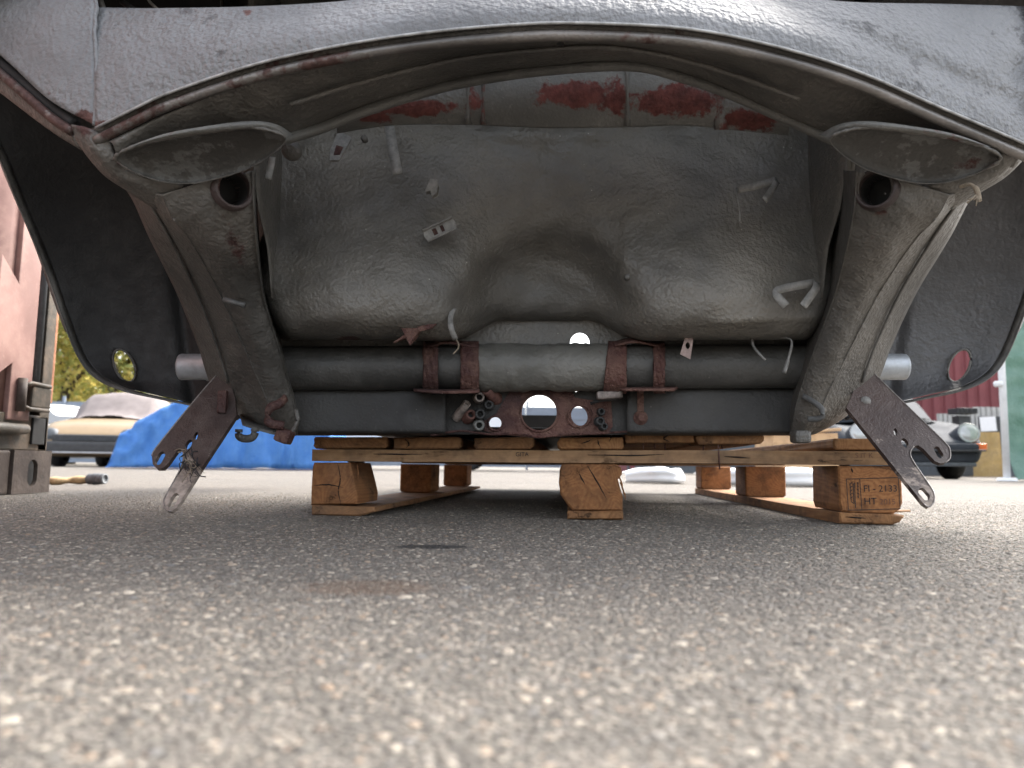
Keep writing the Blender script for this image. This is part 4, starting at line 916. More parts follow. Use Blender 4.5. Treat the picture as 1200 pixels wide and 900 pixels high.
# corner casting with an oval hole
oc = [(2.002, 0.0), (2.165, 0.0), (2.165, 0.118), (2.002, 0.118)]
cs = plate('corner_casting', oc, [slot(2.085, 0.056, 0.016, 0.021, R(90))], lambda y, z: np.array((cx, y, z + 0.002)), 0.012, M['cast'], con)
v = np.array([(cx - 0.012, 2.002, 0.002), (cx - 0.012, 2.165, 0.002), (cx - 0.012, 2.165, 0.12), (cx - 0.012, 2.002, 0.12)])
box('casting_body', (cx - 0.095, 2.0835, 0.061), (0.13, 0.163, 0.118), M['blk'], cs, 0.004)
box('corner_post', (cx - 0.05, 2.145, 1.33), (0.09, 0.045, 2.42), M['olive'], con, 0.004)
box('post_edge', (cx - 0.03, 2.170, 1.40), (0.05, 0.012, 2.28), M['orange_rust'], con, 0.003)
sweep('door_gasket', [(cx - 0.012, 2.093, 0.29), (cx - 0.012, 2.093, 2.4)], 0.016, M['gask'] if 'gask' in M else M.setdefault('gask', plain('grey_rubber_gasket', (0.10, 0.11, 0.12), .6, 0, .2, 30)), con, 10)
sweep('door_gasket', [(cx - 0.022, 2.117, 0.29), (cx - 0.022, 2.117, 2.4)], 0.011, M['olive'], con, 8)
dr = patch('container_door', [[(cx - 0.02, 2.075, z), (cx - 0.012, 2.06, z), (cx - 0.012, 2.01, z), (cx - 0.016, 2.0, z), (cx - 0.016, 1.95, z), (cx - 0.05, 1.90, z), (cx - 0.05, 1.78, z), (cx - 0.014, 1.73, z), (cx - 0.014, 1.6, z), (cx - 0.05, 1.55, z), (cx - 0.05, 1.4, z), (cx - 0.014, 1.35, z), (cx - 0.014, -0.2, z)] for z in (0.2, 1.0, 2.4)], 2, 2, M['pink'], con, world=True, thick=0.003)
box('door_frame', (cx - 0.006, 2.022, 1.30), (0.016, 0.09, 2.2), M['pink'], con, 0.004)
# diagonal gusset low on the door
mk('door_gusset', [(cx + 0.004, 1.985, 0.56), (cx + 0.004, 1.90, 0.63), (cx + 0.004, 1.90, 0.30), (cx + 0.004, 1.985, 0.36)], [(0, 1, 2, 3)], M['pink'], con, smooth=False)
# hinge: knuckle with two straps
hg = box('hinge', (cx + 0.008, 2.085, 0.268), (0.028, 0.085, 0.062), M['olive'], con, 0.006)
for dz in (-0.036, 0.036):
    sweep('hinge_strap', [(cx + 0.016, 2.01, 0.268 + dz * 0.75), (cx + 0.022, 2.035, 0.268 + dz), (cx + 0.02, 2.12, 0.268 + dz * 0.95)], 0.006, M['olive'], hg, 8)
sweep('hinge_pin', [(cx + 0.012, 2.012, 0.225), (cx + 0.012, 2.012, 0.315)], 0.012, M['cast'], hg, 10)
box('sill_plate', (cx - 0.03, 1.0, 0.17), (0.05, 2.33, 0.10), M['olive'], con, 0.004)
box('sill_rail', (cx - 0.04, 0.86, 0.06), (0.09, 2.28, 0.118), M['cast'], con, 0.006)
sweep('locking_rod', [(cx + 0.006, 0.2, 0.175), (cx + 0.006, 1.995, 0.175), (cx + 0.006, 2.05, 0.178)], [0.017, 0.017, 0.014], M['olive'], con, 10)
box('post_pocket', (cx - 0.004, 2.115, 0.175), (0.012, 0.055, 0.075), M['blk'], con, 0.002)
box('container_wall', (cx - 3.06, 1.0, 1.32), (5.94, 2.30, 2.4), M['pink'], con, 0.01)
box('container_underside', (cx - 3.06, 1.0, 0.075), (5.94, 2.28, 0.07), M['cast'], con)

# ------------------------------------------------------------------ hose on the ground
M['hose'] = plain('dirty_canvas_hose', (0.45, 0.34, 0.19), .85, 0, .25, 50, .4)
h0 = G(48, 568); h1 = G(104, 568.5)
ho = thing('canvas_hose', 'flat tan hose end with grey coupling beside the container foot', 'hose', tuple(h0))
pth = cr(np.array([(h0.x - 0.25, h0.y + 0.03, 0.016), (h0.x, h0.y, 0.018), (h0.x + 0.07, h0.y - 0.015, 0.015), (h0.x + 0.12, h0.y + 0.01, 0.019), (h1.x, h1.y, 0.020)]), 6)
sweep('hose_body', pth, [0.017 + 0.003 * math.sin(i * 0.7) for i in range(len(pth))], M['hose'], ho, 12, flat=0.85)
d = np.array((1, -0.12, 0.02)); d /= np.linalg.norm(d)
cp = lathe('coupling', [(0.0, .062), (.013, .062), (.014, .068), (.020, .068), (.021, .055), (.018, .052), (.021, .048), (.0225, .04), (.019, .037), (.0225, .033), (.023, .02), (.020, .017), (.021, .0), (.017, -.006)], (h1.x, h1.y, 0.0235), d, M['gask'], ho, 24)

# ------------------------------------------------------------------ background cars
M['tyre'] = plain('tyre_rubber', (0.02, 0.02, 0.02), .8, 0, .2, 60)
M['rimm'] = plain('alloy_rim', (0.45, 0.45, 0.46), .35, .7, .15, 20)
t = NT('car_glass'); M['glass'] = t.out(col=(0.03, 0.035, 0.04), rough=0.06, spec=0.6)
def carpaint(name, c, rough=0.3):
    t = NT(name); f = t.noise(3, 4); return t.out(col=t.mix(t.ramp(f, .3, .7), c, tuple(x * 0.85 for x in c)), rough=t.ramp(t.noise(14, 5), .3, .7, rough, rough + .12), coat=0.3)
M['plast'] = plain('bumper_black_plastic', (0.035, 0.036, 0.038), .5, 0, .2, 12)
M['lens'] = plain('lamp_lens', (0.42, 0.43, 0.42), .12, .3, .08, 30)
M['orange'] = plain('indicator_orange', (0.85, 0.16, 0.015), .25, 0, .08, 10)
def make_car(name, label, secs, house, paintm, loc, rotz, wheels, wr=0.31, cat='car', cap=True, glassm=None):
    """secs: (y, half width, underside z, side z, centre z); house: (y, half base, half roof, belt z, roof z)"""
    root = thing(name, label, cat, loc, rotz)
    rows = []
    for y, hw, zl, zs, zc in secs:
        half = [(0.0, zl), (0.8 * hw, zl), (0.95 * hw, zl + 0.05), (hw, zl + 0.16), (hw, zl + 0.6 * (zs - zl)), (0.975 * hw, zs - 0.06), (0.90 * hw, zs), (0.72 * hw, zs + (zc - zs) * 0.6), (0.4 * hw, zc), (0, zc)]
        full = half + [(-x, z) for x, z in half[-2:0:-1]]
        rows.append([(x, y, z) for x, z in full])
    a = np.array(rows); nc = a.shape[1]; a = cr(a, 4)
    fs = grid_faces(len(a), nc, True) + [tuple(range(nc))[::-1], tuple((len(a) - 1) * nc + j for j in range(nc))]
    body = mk('body', a, fs, paintm, root, local=True)
    if house:
        rows = [[(-hb, y, zb), (-(hb * .45 + hr * .55), y, zb * .35 + zr * .65), (-hr * .93, y, zr - 0.02), (-hr * 0.5, y, zr), (hr * .5, y, zr), (hr * .93, y, zr - 0.02), ((hb * .45 + hr * .55), y, zb * .35 + zr * .65), (hb, y, zb)] for y, hb, hr, zb, zr in house]
        b = cr(np.array(rows), 4)
        rf = mk('roof', b, grid_faces(len(b), 8), paintm, root, local=True)
        H = house; gl = glassm or M['glass']
        def gp(nm, pts): return mk(nm, pts, [tuple(range(len(pts)))], gl, root, smooth=False, local=True)
        y0, y1 = H[0], H[1]
        f = lambda a_, b_, t: a_ + (b_ - a_) * t
        gp('windscreen', [(-f(y0[1], y1[1], .06) * .9, f(y0[0], y1[0], .06) - 0.02, f(y0[4], y1[4], .06) + .015), (y0[1] * .9, f(y0[0], y1[0], .06) - 0.02, f(y0[4], y1[4], .06) + .015), (y1[2] * .84, f(y0[0], y1[0], .9) - 0.02, f(y0[4], y1[4], .9) + .015), (-y1[2] * .84, f(y0[0], y1[0], .9) - 0.02, f(y0[4], y1[4], .9) + .015)])
        for s in (-1, 1):
            for ya, yb in ((f(H[1][0], H[-2][0], .05), f(H[1][0], H[-2][0], .48)), (f(H[1][0], H[-2][0], .54), f(H[1][0], H[-2][0], .97))):
                hb, hr, zb, zr = H[1][1], H[1][2], H[1][3], H[1][4]
                lo, hi = 0.12, 0.60
                q = []
                for yy, k in ((ya - (.25 if ya < f(H[1][0], H[-2][0], .1) else 0), lo), (yb, lo), (yb, hi), (ya, hi)):
                    xw = hb + (hr * .55 + hb * .45 - hb) * (k / .65) + 0.012
                    q.append((s * xw, yy, zb + (zr - zb) * k))
                gp('side_window', q)
    for (x, y) in wheels:
        s = 1 if x > 0 else -1
        tw = lathe('wheel', [(wr * .62, -.09), (wr * .9, -.095), (wr, -.07), (wr, .07), (wr * .9, .095), (wr * .62, .09), (wr * .6, .06)], (x, y, wr), (s, 0, 0), M['tyre'], root, 24, local=True)
        lathe('rim', [(0.0, .07), (wr * .2, .075), (wr * .3, .05), (wr * .55, .06), (wr * .63, .085)], (x, y, wr), (s, 0, 0), M['rimm'], tw, 20, local=True)
    return root, body

# dark coupe with round headlights (right)
M['slate'] = plain('slate_grey_paint', (0.045, 0.05, 0.058), 0.75, 0, .15, 3)
M['slate'].node_tree.nodes['Principled BSDF'].inputs['Specular IOR Level'].default_value = 0.12
cl = P(1063, 520, 9.0)
co, cb = make_car('parked_coupe', 'dark slate grey coupe with round headlights parked beyond the right spring plate', [
    (0.0, 0.62, 0.22, 0.43, 0.43), (0.08, 0.74, 0.20, 0.47, 0.46), (0.25, 0.80, 0.18, 0.55, 0.50), (0.6, 0.82, 0.18, 0.66, 0.58), (1.3, 0.83, 0.18, 0.76, 0.70), (2.0, 0.82, 0.18, 0.82, 0.82), (3.0, 0.84, 0.2, 0.82, 0.86), (3.8, 0.80, 0.25, 0.70, 0.75), (4.2, 0.7, 0.32, 0.55, 0.58)],
    [(1.25, 0.68, 0.60, 0.74, 0.76), (1.8, 0.70, 0.55, 0.80, 1.22), (2.4, 0.70, 0.54, 0.82, 1.30), (3.0, 0.66, 0.48, 0.82, 1.18), (3.8, 0.55, 0.42, 0.75, 0.82)],
    M['slate'], (cl.x, 8.8, 0), R(-10), [(-0.68, 0.85), (0.68, 0.85), (-0.70, 3.1), (0.70, 3.1)], 0.30)
for s in (-1, 1):
    c = (s * 0.60, 0.06, 0.545)
    fd = lathe('headlight_bowl', [(0.115, 0.02), (0.125, 0.0), (0.13, -0.12), (0.12, -0.5), (0.06, -0.75)], c, (0, -1, 0.22), M['slate'], co, 24, local=True)
    lathe('headlight', [(0.0, 0.045), (0.05, 0.04), (0.09, 0.028), (0.108, 0.012), (0.112, 0.02), (0.118, 0.018), (0.119, 0.0)], c, (0, -1, 0.22), M['lens'], co, 28, local=True)
    box('indicator', (s * 0.70, 0.02, 0.385), (0.13, 0.10, 0.07), M['orange'], co, 0.012, Matrix.Rotation(R(-s * 18), 3, 'Z'), local=True)
box('bumper', (0, -0.02, 0.375), (1.30, 0.16, 0.085), M['slate'], co, 0.03, local=True)
box('bumper_strip', (0, -0.09, 0.335), (1.42, 0.06, 0.022), M['plast'], co, 0.008, local=True)
box('front_spoiler', (0, 0.02, 0.175), (1.28, 0.10, 0.05), M['gask'], co, 0.02, local=True)
box('valance', (0, 0.04, 0.26), (1.34, 0.10, 0.12), M['slate'], co, 0.03, local=True)

# stripped pale hatchback with a black bumper (left)
M['tanpaint'] = carpaint('champagne_paint', (0.20, 0.14, 0.075), 0.6)
M['palegrey'] = plain('grey_car_cover', (0.17, 0.145, 0.14), .8, 0, .12, 5, .3)
pc = P(96, 520, 13.0)
hc, hb = make_car('stripped_car', 'stripped tan bonneted car with black front end, partly behind the blue tarp', [
    (0.0, 0.66, 0.25, 0.52, 0.52), (0.1, 0.78, 0.2, 0.62, 0.62), (0.4, 0.84, 0.18, 0.76, 0.78), (1.1, 0.86, 0.18, 0.86, 0.92), (2.0, 0.86, 0.18, 0.88, 0.92), (3.4, 0.86, 0.2, 0.9, 0.92), (4.1, 0.8, 0.3, 0.86, 0.86)],
    None, M['tanpaint'], (pc.x + 0.1, 13.0, 0), R(12), [(-0.72, 0.85), (0.72, 0.85), (-0.72, 3.3), (0.72, 3.3)], 0.30)
box('bumper', (0, -0.06, 0.34), (1.66, 0.2, 0.20), M['plast'], hc, 0.05, local=True)
box('grille', (0, -0.0, 0.50), (1.1, 0.12, 0.13), M['plast'], hc, 0.02, local=True)
for z in (0.47, 0.505, 0.54): box('grille_slat', (0, -0.07, z), (1.05, 0.03, 0.012), M['gask'], hc, 0.004, local=True)
box('lower_lip', (0, -0.12, 0.25), (1.5, 0.1, 0.03), M['rimm'], hc, 0.01, local=True)
for s in (-1, 1): lathe('headlight', [(0, .03), (.08, .02), (.10, 0), (.12, -.02), (.12, -.15)], (s * 0.62, 0.02, 0.56), (s * 0.15, -1, 0.1), M['gask'], hc, 20, local=True)
# pinkish grey cover over its cabin
def cloth(name, label, cat, loc, rotz, L, Wd, hf, m, nx=40, ny=40, folds=0.03, skirt=0.0, seed=1):
    v = []
    for i in range(ny + 1):
        for j in range(nx + 1):
            u = i / ny; s = j / nx * 2 - 1
            z, x = hf(u, s)
            rdg = lambda a, b, k: 1 - 2 * abs(noise.noise((a, b, k)))
            f = folds * fbm(u * 9 + s * 4 + seed, s * 6 - u * 5, seed, 1.0, 4) + folds * 0.9 * rdg(u * 7 + s * 2.5, s * 1.6 - u * 3, seed + 2) + folds * 0.45 * rdg(u * 17 - s * 3, s * 3.5 + u * 6, seed + 5)
            v.append((x + f * 0.8 * s, u * L + f * 0.5, max(0.02, z + f * (0.5 if z > 0.15 else 0.2))))
    o = mk(name, v, grid_faces(ny + 1, nx + 1), m)
    o.location = loc; o.rotation_euler = (0, 0, rotz)
    tag(o, label, cat); solid(o, 0.004); return o
def cover_h(u, s):
    w = abs(s); cab = 0.86 + 0.55 * math.exp(-((u - 0.5) / 0.30) ** 4)
    return (cab - 0.12 * w ** 2 - (0.55 * max(0, w - 0.75) / 0.25)), s * (0.9 - 0.12 * (w < 0.8))
cloth('car_cover', 'pinkish grey cloth cover over the cabin of the stripped tan car', 'cover', (pc.x + 0.1 - 0.2, 13.9, 0.09), R(12), 3.1, 1, cover_h, M['palegrey'], seed=4, folds=0.03)
# white saloon far left
M['carwhite'] = carpaint('white_paint', (0.78, 0.79, 0.79), 0.3)
wc = P(66, 520, 17)
make_car('white_car', 'white hatchback parked behind the stripped tan car by the fence', [
    (0.0, 0.66, 0.3, 0.6, 0.62), (0.3, 0.82, 0.2, 0.78, 0.8), (1.1, 0.86, 0.18, 0.9, 0.95), (2.0, 0.86, 0.18, 0.92, 0.95), (3.4, 0.86, 0.2, 0.95, 0.96), (4.0, 0.8, 0.3, 0.9, 0.9)],
    [(1.0, 0.76, 0.66, 0.9, 0.92), (1.75, 0.78, 0.60, 0.92, 1.42), (2.6, 0.78, 0.60, 0.94, 1.46), (3.3, 0.76, 0.58, 0.95, 1.4), (3.95, 0.7, 0.55, 0.92, 0.95)],
    M['carwhite'], (P(118, 520, 17).x, 17, 0), R(58), [(-0.72, 0.85), (0.72, 0.85), (-0.72, 3.2), (0.72, 3.2)], 0.31)

# blue tarpaulin draped over a car
def tarpm(name, c, c2, rough=0.38, trans=0.3):
    t = NT(name); f = t.noise(6, 6, .6); g = t.noise(22, 5, .6, dist=1.5)
    weave = t.noise(240, 2)
    cc = t.mix(t.ramp(f, .3, .7), c, c2)
    tr_ = t.n('ShaderNodeBsdfTranslucent', {'Color': cc}); mx = t.n('ShaderNodeMixShader', {0: trans, 1: t.b.outputs[0], 2: tr_.outputs[0]})
    t.nt.links.new(mx.outputs[0], t.nt.nodes['Material Output'].inputs[0])
    return t.out(col=cc, rough=t.ramp(f, .3, .7, rough, rough + .15), nor=t.bump(g, .8, .04))
M['blue'] = tarpm('blue_tarpaulin', (0.10, 0.34, 0.84), (0.18, 0.46, 0.90), 0.42, 0.5)
b0 = P(116, 540, 10.6); b1 = P(366, 540, 10.6)
TL = (b1.x - b0.x) + 0.1
def tarp_h(u, s):
    prof = np.interp(u, [0, 0.03, 0.12, 0.30, 0.48, 0.62, 0.75, 0.9, 0.97, 1.0], [0.02, 0.52, 0.72, 1.02, 1.28, 1.42, 1.42, 1.3, 0.9, 0.02])
    w = abs(s)
    z = prof * (1 - 0.10 * w ** 2) if w < 0.62 else prof * (1 - 0.10 * w ** 2) * max(0.0, 1 - ((w - 0.62) / 0.38) ** 1.35)
    x = 0.95 * min(1, w / 0.66) + 0.10 * max(0, (w - 0.66) / 0.34)
    if u < 0.1: z *= 0.9
    return z + 0.01, math.copysign(x, s)
tp_ = cloth('blue_tarp', 'bright blue tarpaulin draped over a car at the left', 'tarpaulin', (b0.x, 11.6, 0.0), R(-90), TL, 1, tarp_h, M['blue'], 90, 120, 0.075, seed=9)
tp_.rotation_euler = (0, 0, R(-84))

# fence
M['fence'] = plain('blue_grey_fence_sheet', (0.22, 0.26, 0.32), .5, .1, .1, 2)
fe = thing('panel_fence', 'blue grey sheet metal fence behind the parked cars', 'fence', (-5, 24, 0))
x = -22.0
while x < 6:
    box('fence_panel', (x + 1.23, 24, 1.05), (2.44, 0.03, 1.95), M['fence'], fe, 0.006)
    for z in (0.45, 1.05, 1.65): box('fence_rail', (x + 1.23, 23.97, z), (2.44, 0.03, 0.05), M['fence'], fe)
    box('fence_post', (x, 23.98, 1.1), (0.08, 0.08, 2.2), M['fence'], fe, 0.01)
    x += 2.5

# autumn trees
def leafm(name, a, b, c):
    t = NT(name); rn = t.n('ShaderNodeNewGeometry').outputs['Random Per Island']
    rp_ = t.n('ShaderNodeValToRGB', {'Fac': rn}); e = rp_.color_ramp.elements
    e[0].color = (*a, 1); e[1].color = (*c, 1); k = e.new(0.5); k.color = (*b, 1)
    tr_ = t.n('ShaderNodeBsdfTranslucent', {'Color': rp_.outputs[0]}); mx = t.n('ShaderNodeMixShader', {0: 0.5, 1: t.b.outputs[0], 2: tr_.outputs[0]})
    t.nt.links.new(mx.outputs[0], t.nt.nodes['Material Output'].inputs[0])
    return t.out(col=rp_.outputs[0], rough=0.6, spec=0.3)
M['leafy'] = leafm('autumn_leaves_yellow', (0.24, 0.28, 0.09), (0.44, 0.42, 0.13), (0.62, 0.48, 0.15))
M['leafg'] = leafm('autumn_leaves_green', (0.20, 0.26, 0.09), (0.38, 0.40, 0.14), (0.56, 0.50, 0.19))
M['bark'] = plain('bark', (0.11, 0.085, 0.06), .9, 0, .3, 12, .6, bsc=30)
def tree(x, y, h, rad, m, label, seed):
    rs = np.random.RandomState(seed); rnd = random.Random(seed)
    root = thing('broadleaf_tree', label, 'tree', (x, y, 0), 0, 'autumn trees behind the fence')
    tr = sweep('trunk', cr(np.array([(0, 0, 0), (0.1, 0, h * .2), (-.05, .1, h * .45), (0.05, 0, h * .8)]), 5), np.linspace(.24, .05, 16), M['bark'], root, 8, local=True)
    cl_ = []
    for i in range(9):
        a = rnd.uniform(0, 6.28); z0 = h * rnd.uniform(.15, .6); e = np.array((math.cos(a) * rad * .75, math.sin(a) * rad * .75, z0 + h * rnd.uniform(.08, .3)))
        sweep('limb', cr(np.array([(0, 0, z0), e * (.5, .5, 0) + (0, 0, z0 + (e[2] - z0) * .6), e]), 4), np.linspace(.08, .02, 9), M['bark'], tr, 6, local=True)
    n = 26
    cs_ = np.column_stack([rs.normal(0, rad * .5, n), rs.normal(0, rad * .5, n), rs.uniform(h * .10, h * .97, n)])
    N = 9000
    ci = rs.randint(0, n, N); p = cs_[ci] + rs.normal(0, 1, (N, 3)) * (rad * .22)
    s = rs.uniform(.06, .16, (N, 1)); d1 = rs.normal(0, 1, (N, 3)); d1 /= np.linalg.norm(d1, axis=1)[:, None]
    d2 = np.cross(d1, rs.normal(0, 1, (N, 3))); d2 /= np.linalg.norm(d2, axis=1)[:, None]
    p[:, 2] = np.maximum(p[:, 2], 0.3)
    v = np.stack([p - d1 * s, p + d2 * s * .6, p + d1 * s, p - d2 * s * .6], 1).reshape(-1, 3)
    f = np.arange(N * 4).reshape(-1, 4)
    mk('crown', v, [tuple(q) for q in f], m, root, smooth=False, local=True)
for i, (x, y, h, rd, m, lb) in enumerate(((-17.6, 29, 9.0, 2.6, 'leafy', 'tall yellow green tree behind the fence, next to the container'), (-14.6, 28, 8, 2.4, 'leafy', 'golden autumn tree showing through the left arch gap'), (-12.4, 30, 8.5, 2.6, 'leafg', 'greener autumn tree behind the blue tarpaulin'), (-19.5, 33, 9.5, 2.8, 'leafg', 'green tree farther back beside the container'), (-10.2, 29, 6.5, 2.0, 'leafg', 'low pale green tree right of the others behind the fence'))):
    tree(x, y, h, rd, M[m], lb, 100 + i)

# white van and scattered car parts seen under the pallet
vn, vb = make_car('white_van', 'white van far behind the car body, seen through the round hole', [
    (0.0, 0.75, 0.3, 0.9, 0.92), (0.2, 0.9, 0.22, 1.1, 1.1), (0.9, 0.95, 0.2, 1.25, 1.3), (1.5, 0.95, 0.2, 1.85, 1.9), (2.4, 0.95, 0.2, 1.92, 1.98), (4.4, 0.95, 0.2, 1.92, 1.98), (4.6, 0.9, 0.3, 1.85, 1.9)],
    None, M['carwhite'], (P(400, 540, 15.5).x - 0.9, 15.5, 0), R(-90), [(-0.8, 0.95), (0.8, 0.95), (-0.8, 3.55), (0.8, 3.55)], 0.32)
M['red'] = plain('red_plastic', (0.55, 0.06, 0.05), .4, 0, .15, 6)
rdp = G(690, 552.5)
rp_o = from_bm('red_panel', box_bm((P(690, 550, 9).x, 9.0, 0.05), (0.55, 0.35, 0.09), 0.03), M['red'])
tag(rp_o, 'red plastic panel lying on the ground, seen under the pallet', 'panel')
# white bumper skins
M['whitecar'] = carpaint('white_bumper_paint', (0.80, 0.81, 0.82), 0.28)
def bumper(label, px0, px1, y, h, seed, tilt):
    a = P(px0, 560, y).x; b = P(px1, 560, y).x; n = 20
    rows = []
    for i in range(n + 1):
        t = i / n; e = abs(2 * t - 1)
        x = a + (b - a) * t; yy = y + 0.25 * e ** 3
        hh = h * (1 - 0.35 * e ** 4) * (1 + 0.15 * noise.noise((t * 5, seed, 0)))
        rows.append([(x, yy + 0.16, 0.004), (x, yy + 0.02, 0.01), (x, yy, hh * .35), (x, yy + 0.03, hh * .6), (x, yy + 0.01, hh * .72), (x, yy + 0.08, hh), (x, yy + 0.2, hh * 1.02)])
    o = mk('bumper_skin', cr(np.array(rows), 2), grid_faces(n * 2 + 1, 7), M['whitecar']); solid(o, 0.004)
    tag(o, label, 'bumper'); return o
bumper('long white bumper skin lying on the ground under the right of the pallet', 838, 1000, 3.9, 0.098, 3, 0)
bb = bumper('crumpled white bumper corner lying left of the long bumper skin', 742, 815, 4.3, 0.093, 8, 0)
# light wooden crate beyond the pallet
M['ply'] = wood('pale_plywood', (0.62, 0.43, 0.26), (0.55, 0.36, 0.2), (0.38, 0.24, 0.13), 0, .3)
crp = P(945, 512, 4.6)
cr_o = thing('plywood_crate', 'pale plywood crate beyond the right end of the pallet', 'crate', (crp.x, 4.75, 0))
ctop = P(945, 507, 4.6).z
box('crate_side', (crp.x, 4.62, ctop / 2 + 0.035), (0.40, 0.02, ctop - 0.07), M['ply'], cr_o, 0.003)
box('crate_lid', (crp.x, 4.80, ctop + 0.008), (0.44, 0.40, 0.018), M['ply'], cr_o, 0.003, Matrix.Rotation(R(-4), 3, 'Y'))
for s in (-1, 1):
    box('crate_end', (crp.x + s * 0.19, 4.80, ctop / 2 + 0.035), (0.02, 0.34, ctop - 0.07), M['ply'], cr_o, 0.003)
    box('crate_foot', (crp.x + s * 0.14, 4.8, 0.035), (0.06, 0.34, 0.07), M['ply'], cr_o, 0.004)

# ------------------------------------------------------------------ right background
M['maroon'] = plain('maroon_sheet_wall', (0.20, 0.045, 0.05), .55, .1, .12, 1.5)
bl_ = thing('warehouse', 'maroon corrugated warehouse wall behind the parked coupe', 'building', (9, 16, 0))
def corr(name, x0, x1, y, z0, z1, pitch, amp, m, parent):
    n = int((x1 - x0) / pitch); rows = []
    pts = []
    for i in range(n):
        xx = x0 + i * pitch
        pts += [(xx, 0), (xx + pitch * .35, 0), (xx + pitch * .45, -amp), (xx + pitch * .9, -amp)]
    v = [(p[0], y + p[1], z) for z in (z0, z1) for p in pts]
    return solid(mk(name, v, grid_faces(2, len(pts)), m, parent, smooth=False), 0.004)
corr('wall_sheet', 2.5, 18, 16, 1.15, 4.4, 0.25, 0.035, M['maroon'], bl_)
box('wall_base', (10.2, 16.08, 0.58), (15.4, 0.1, 1.16), M['gask'], bl_)
box('roof', (10.2, 18, 4.5), (15.8, 4.4, 0.2), M['maroon'], bl_, 0.02)
box('side_wall', (2.6, 18, 2.2), (0.1, 4, 4.4), M['maroon'], bl_)
M['greysheet'] = plain('grey_corrugated_sheet', (0.46, 0.45, 0.43), .5, .2, .12, 8)
q = P(1122, 500, 14.6)
gs = thing('corrugated_panel', 'grey corrugated sheet leaning behind the coupe headlight', 'sheet', (q.x, 14.6, 0))
corr('sheet', q.x - 0.40, q.x + 0.45, 14.6, 0.05, P(1120, 485, 14.6).z, 0.09, 0.03, M['greysheet'], gs)
gs2 = thing('corrugated_panel', 'light corrugated sheet above the dark board with white paper', 'sheet', (q.x + .7, 15.0, 0))
corr('sheet', P(1140, 480, 15.0).x, P(1176, 480, 15.0).x, 15.0, 0.1, P(1150, 477, 15.0).z, 0.11, 0.03, M['greysheet'], gs2)
q = P(1128, 482, 12.6)
bx_ = thing('machine_box', 'black box with vents standing on the grey sheet stack', 'box', (q.x, 12.6, 0))
box('case', (q.x, 12.6, P(1128, 482, 12.6).z), (0.34, 0.3, 0.1), M['plast'], bx_, 0.01)
for i in range(4): box('vent', (q.x - 0.12 + i * 0.08, 12.445, P(1128, 482, 12.6).z), (0.05, 0.012, 0.06), M['blk'], bx_)
box('stand', (q.x, 12.65, P(1128, 482, 12.6).z / 2 - 0.03), (0.2, 0.2, P(1128, 482, 12.6).z - 0.1), M['plast'], bx_, 0.01)
q0, q1 = P(1147, 500, 14.0), P(1174, 500, 14.0)
db = thing('notice_board', 'dark board with a white paper sheet beside the white pole', 'board', ((q0.x + q1.x) / 2, 14.0, 0))
box('board', ((q0.x + q1.x) / 2, 14.0, P(1160, 488, 14.0).z / 2), (q1.x - q0.x, 0.03, P(1160, 488, 14.0).z), M['plast'], db, 0.004)
M['paper'] = plain('paper', (0.8, 0.79, 0.80), .8, 0, .03, 20)
zc = P(1158, 497, 13.98).z
mk('paper_sheet', [(P(1149, 497, 13.975).x, 13.975, zc - 0.14), (P(1168, 497, 13.975).x, 13.975, zc - 0.125), (P(1167, 497, 13.975).x, 13.975, zc + 0.145), (P(1148, 497, 13.975).x, 13.975, zc + 0.13)], [(0, 1, 2, 3)], M['paper'], db, smooth=False)
M['ply2'] = paint('stained_plywood', (0.42, 0.27, 0.09), (0.55, 0.37, 0.15), 0.7, bs=60, bd=0.2, dust=(0.14, 0.10, 0.06), dustamt=0.75, lowbump=0.1)
q0, q1 = P(1136, 540, 13.4), P(1174, 540, 13.4)
zt = P(1158, 506, 13.4).z
ps = thing('plywood_sheet', 'stained ochre plywood sheet standing behind the coupe', 'plywood', ((q0.x + q1.x) / 2, 13.4, 0))
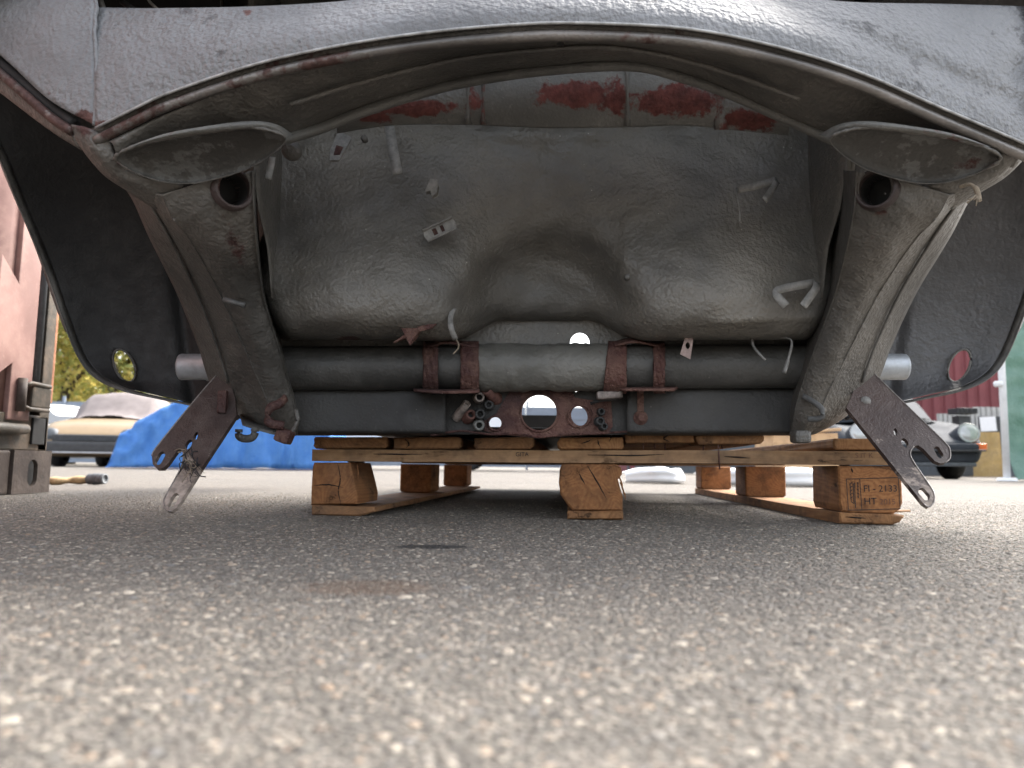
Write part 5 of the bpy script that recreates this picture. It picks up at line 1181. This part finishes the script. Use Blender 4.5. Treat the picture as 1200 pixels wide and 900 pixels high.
box('sheet', ((q0.x + q1.x) / 2, 13.4, zt / 2), (q1.x - q0.x, 0.02, zt - 0.01), M['ply2'], ps, 0.003, Matrix.Rotation(R(-3), 3, 'X'))
for s in (-0.3, 0.3): box('brace', ((q0.x + q1.x) / 2 + s * 0.5, 13.52, zt * 0.4), (0.04, 0.03, zt * 0.8), M['ply'], ps, 0.003, Matrix.Rotation(R(14), 3, 'X'))
M['polew'] = plain('white_steel_pole', (0.72, 0.73, 0.73), .4, 0, .1, 10)
q = P(1173, 500, 7.9)
po = thing('white_pole', 'thin white pole in front of the green tarpaulin', 'pole', (q.x, 7.9, 0))
tp1 = P(1162, 300, 7.9)
sweep('tube', [(q.x + 0.03, 7.9, 0.01), (tp1.x + 0.05, 7.9, tp1.z)], 0.035, M['polew'], po, 12)
lathe('foot', [(0.0, .03), (.09, .03), (.10, .0)], (q.x + 0.03, 7.9, 0.002), (0, 0, 1), M['polew'], po, 16)
lathe('clamp', [(0.03, -.03), (.045, -.02), (.045, .02), (.03, .03)], (q.x + 0.0, 7.9, P(1170, 450, 7.9).z), (0, 0, 1), M['polew'], po, 12)
M['green'] = tarpm('green_tarpaulin', (0.17, 0.31, 0.25), (0.26, 0.40, 0.33), 0.35)
g0 = P(1178, 500, 8.2)
v = []; nx, nz = 70, 90
for i in range(nz + 1):
    for j in range(nx + 1):
        z = 3.0 * (1 - i / nz); xx = g0.x + 2.6 * j / nx
        f = 0.05 * fbm(xx * 2.2, z * 3.5, 5, 1.0, 4) + 0.025 * math.sin(z * 26 + 3 * noise.noise((xx * 2, z, 1))) * max(0, noise.noise((xx * 3, z * 1.3, 8)) + .4) + 0.03 * math.sin(xx * 9 + noise.noise((xx, z, 3)) * 3)
        v.append((xx + f * 0.4, 8.2 + f - (0.25 * (1 - z / 0.3) if z < 0.3 else 0) * 0.6, max(0.015, z)))
gt = mk('green_tarp', v, grid_faces(nz + 1, nx + 1), M['green']); solid(gt, 0.004)
tag(gt, 'wrinkled pale green tarpaulin hanging at the right edge', 'tarpaulin')
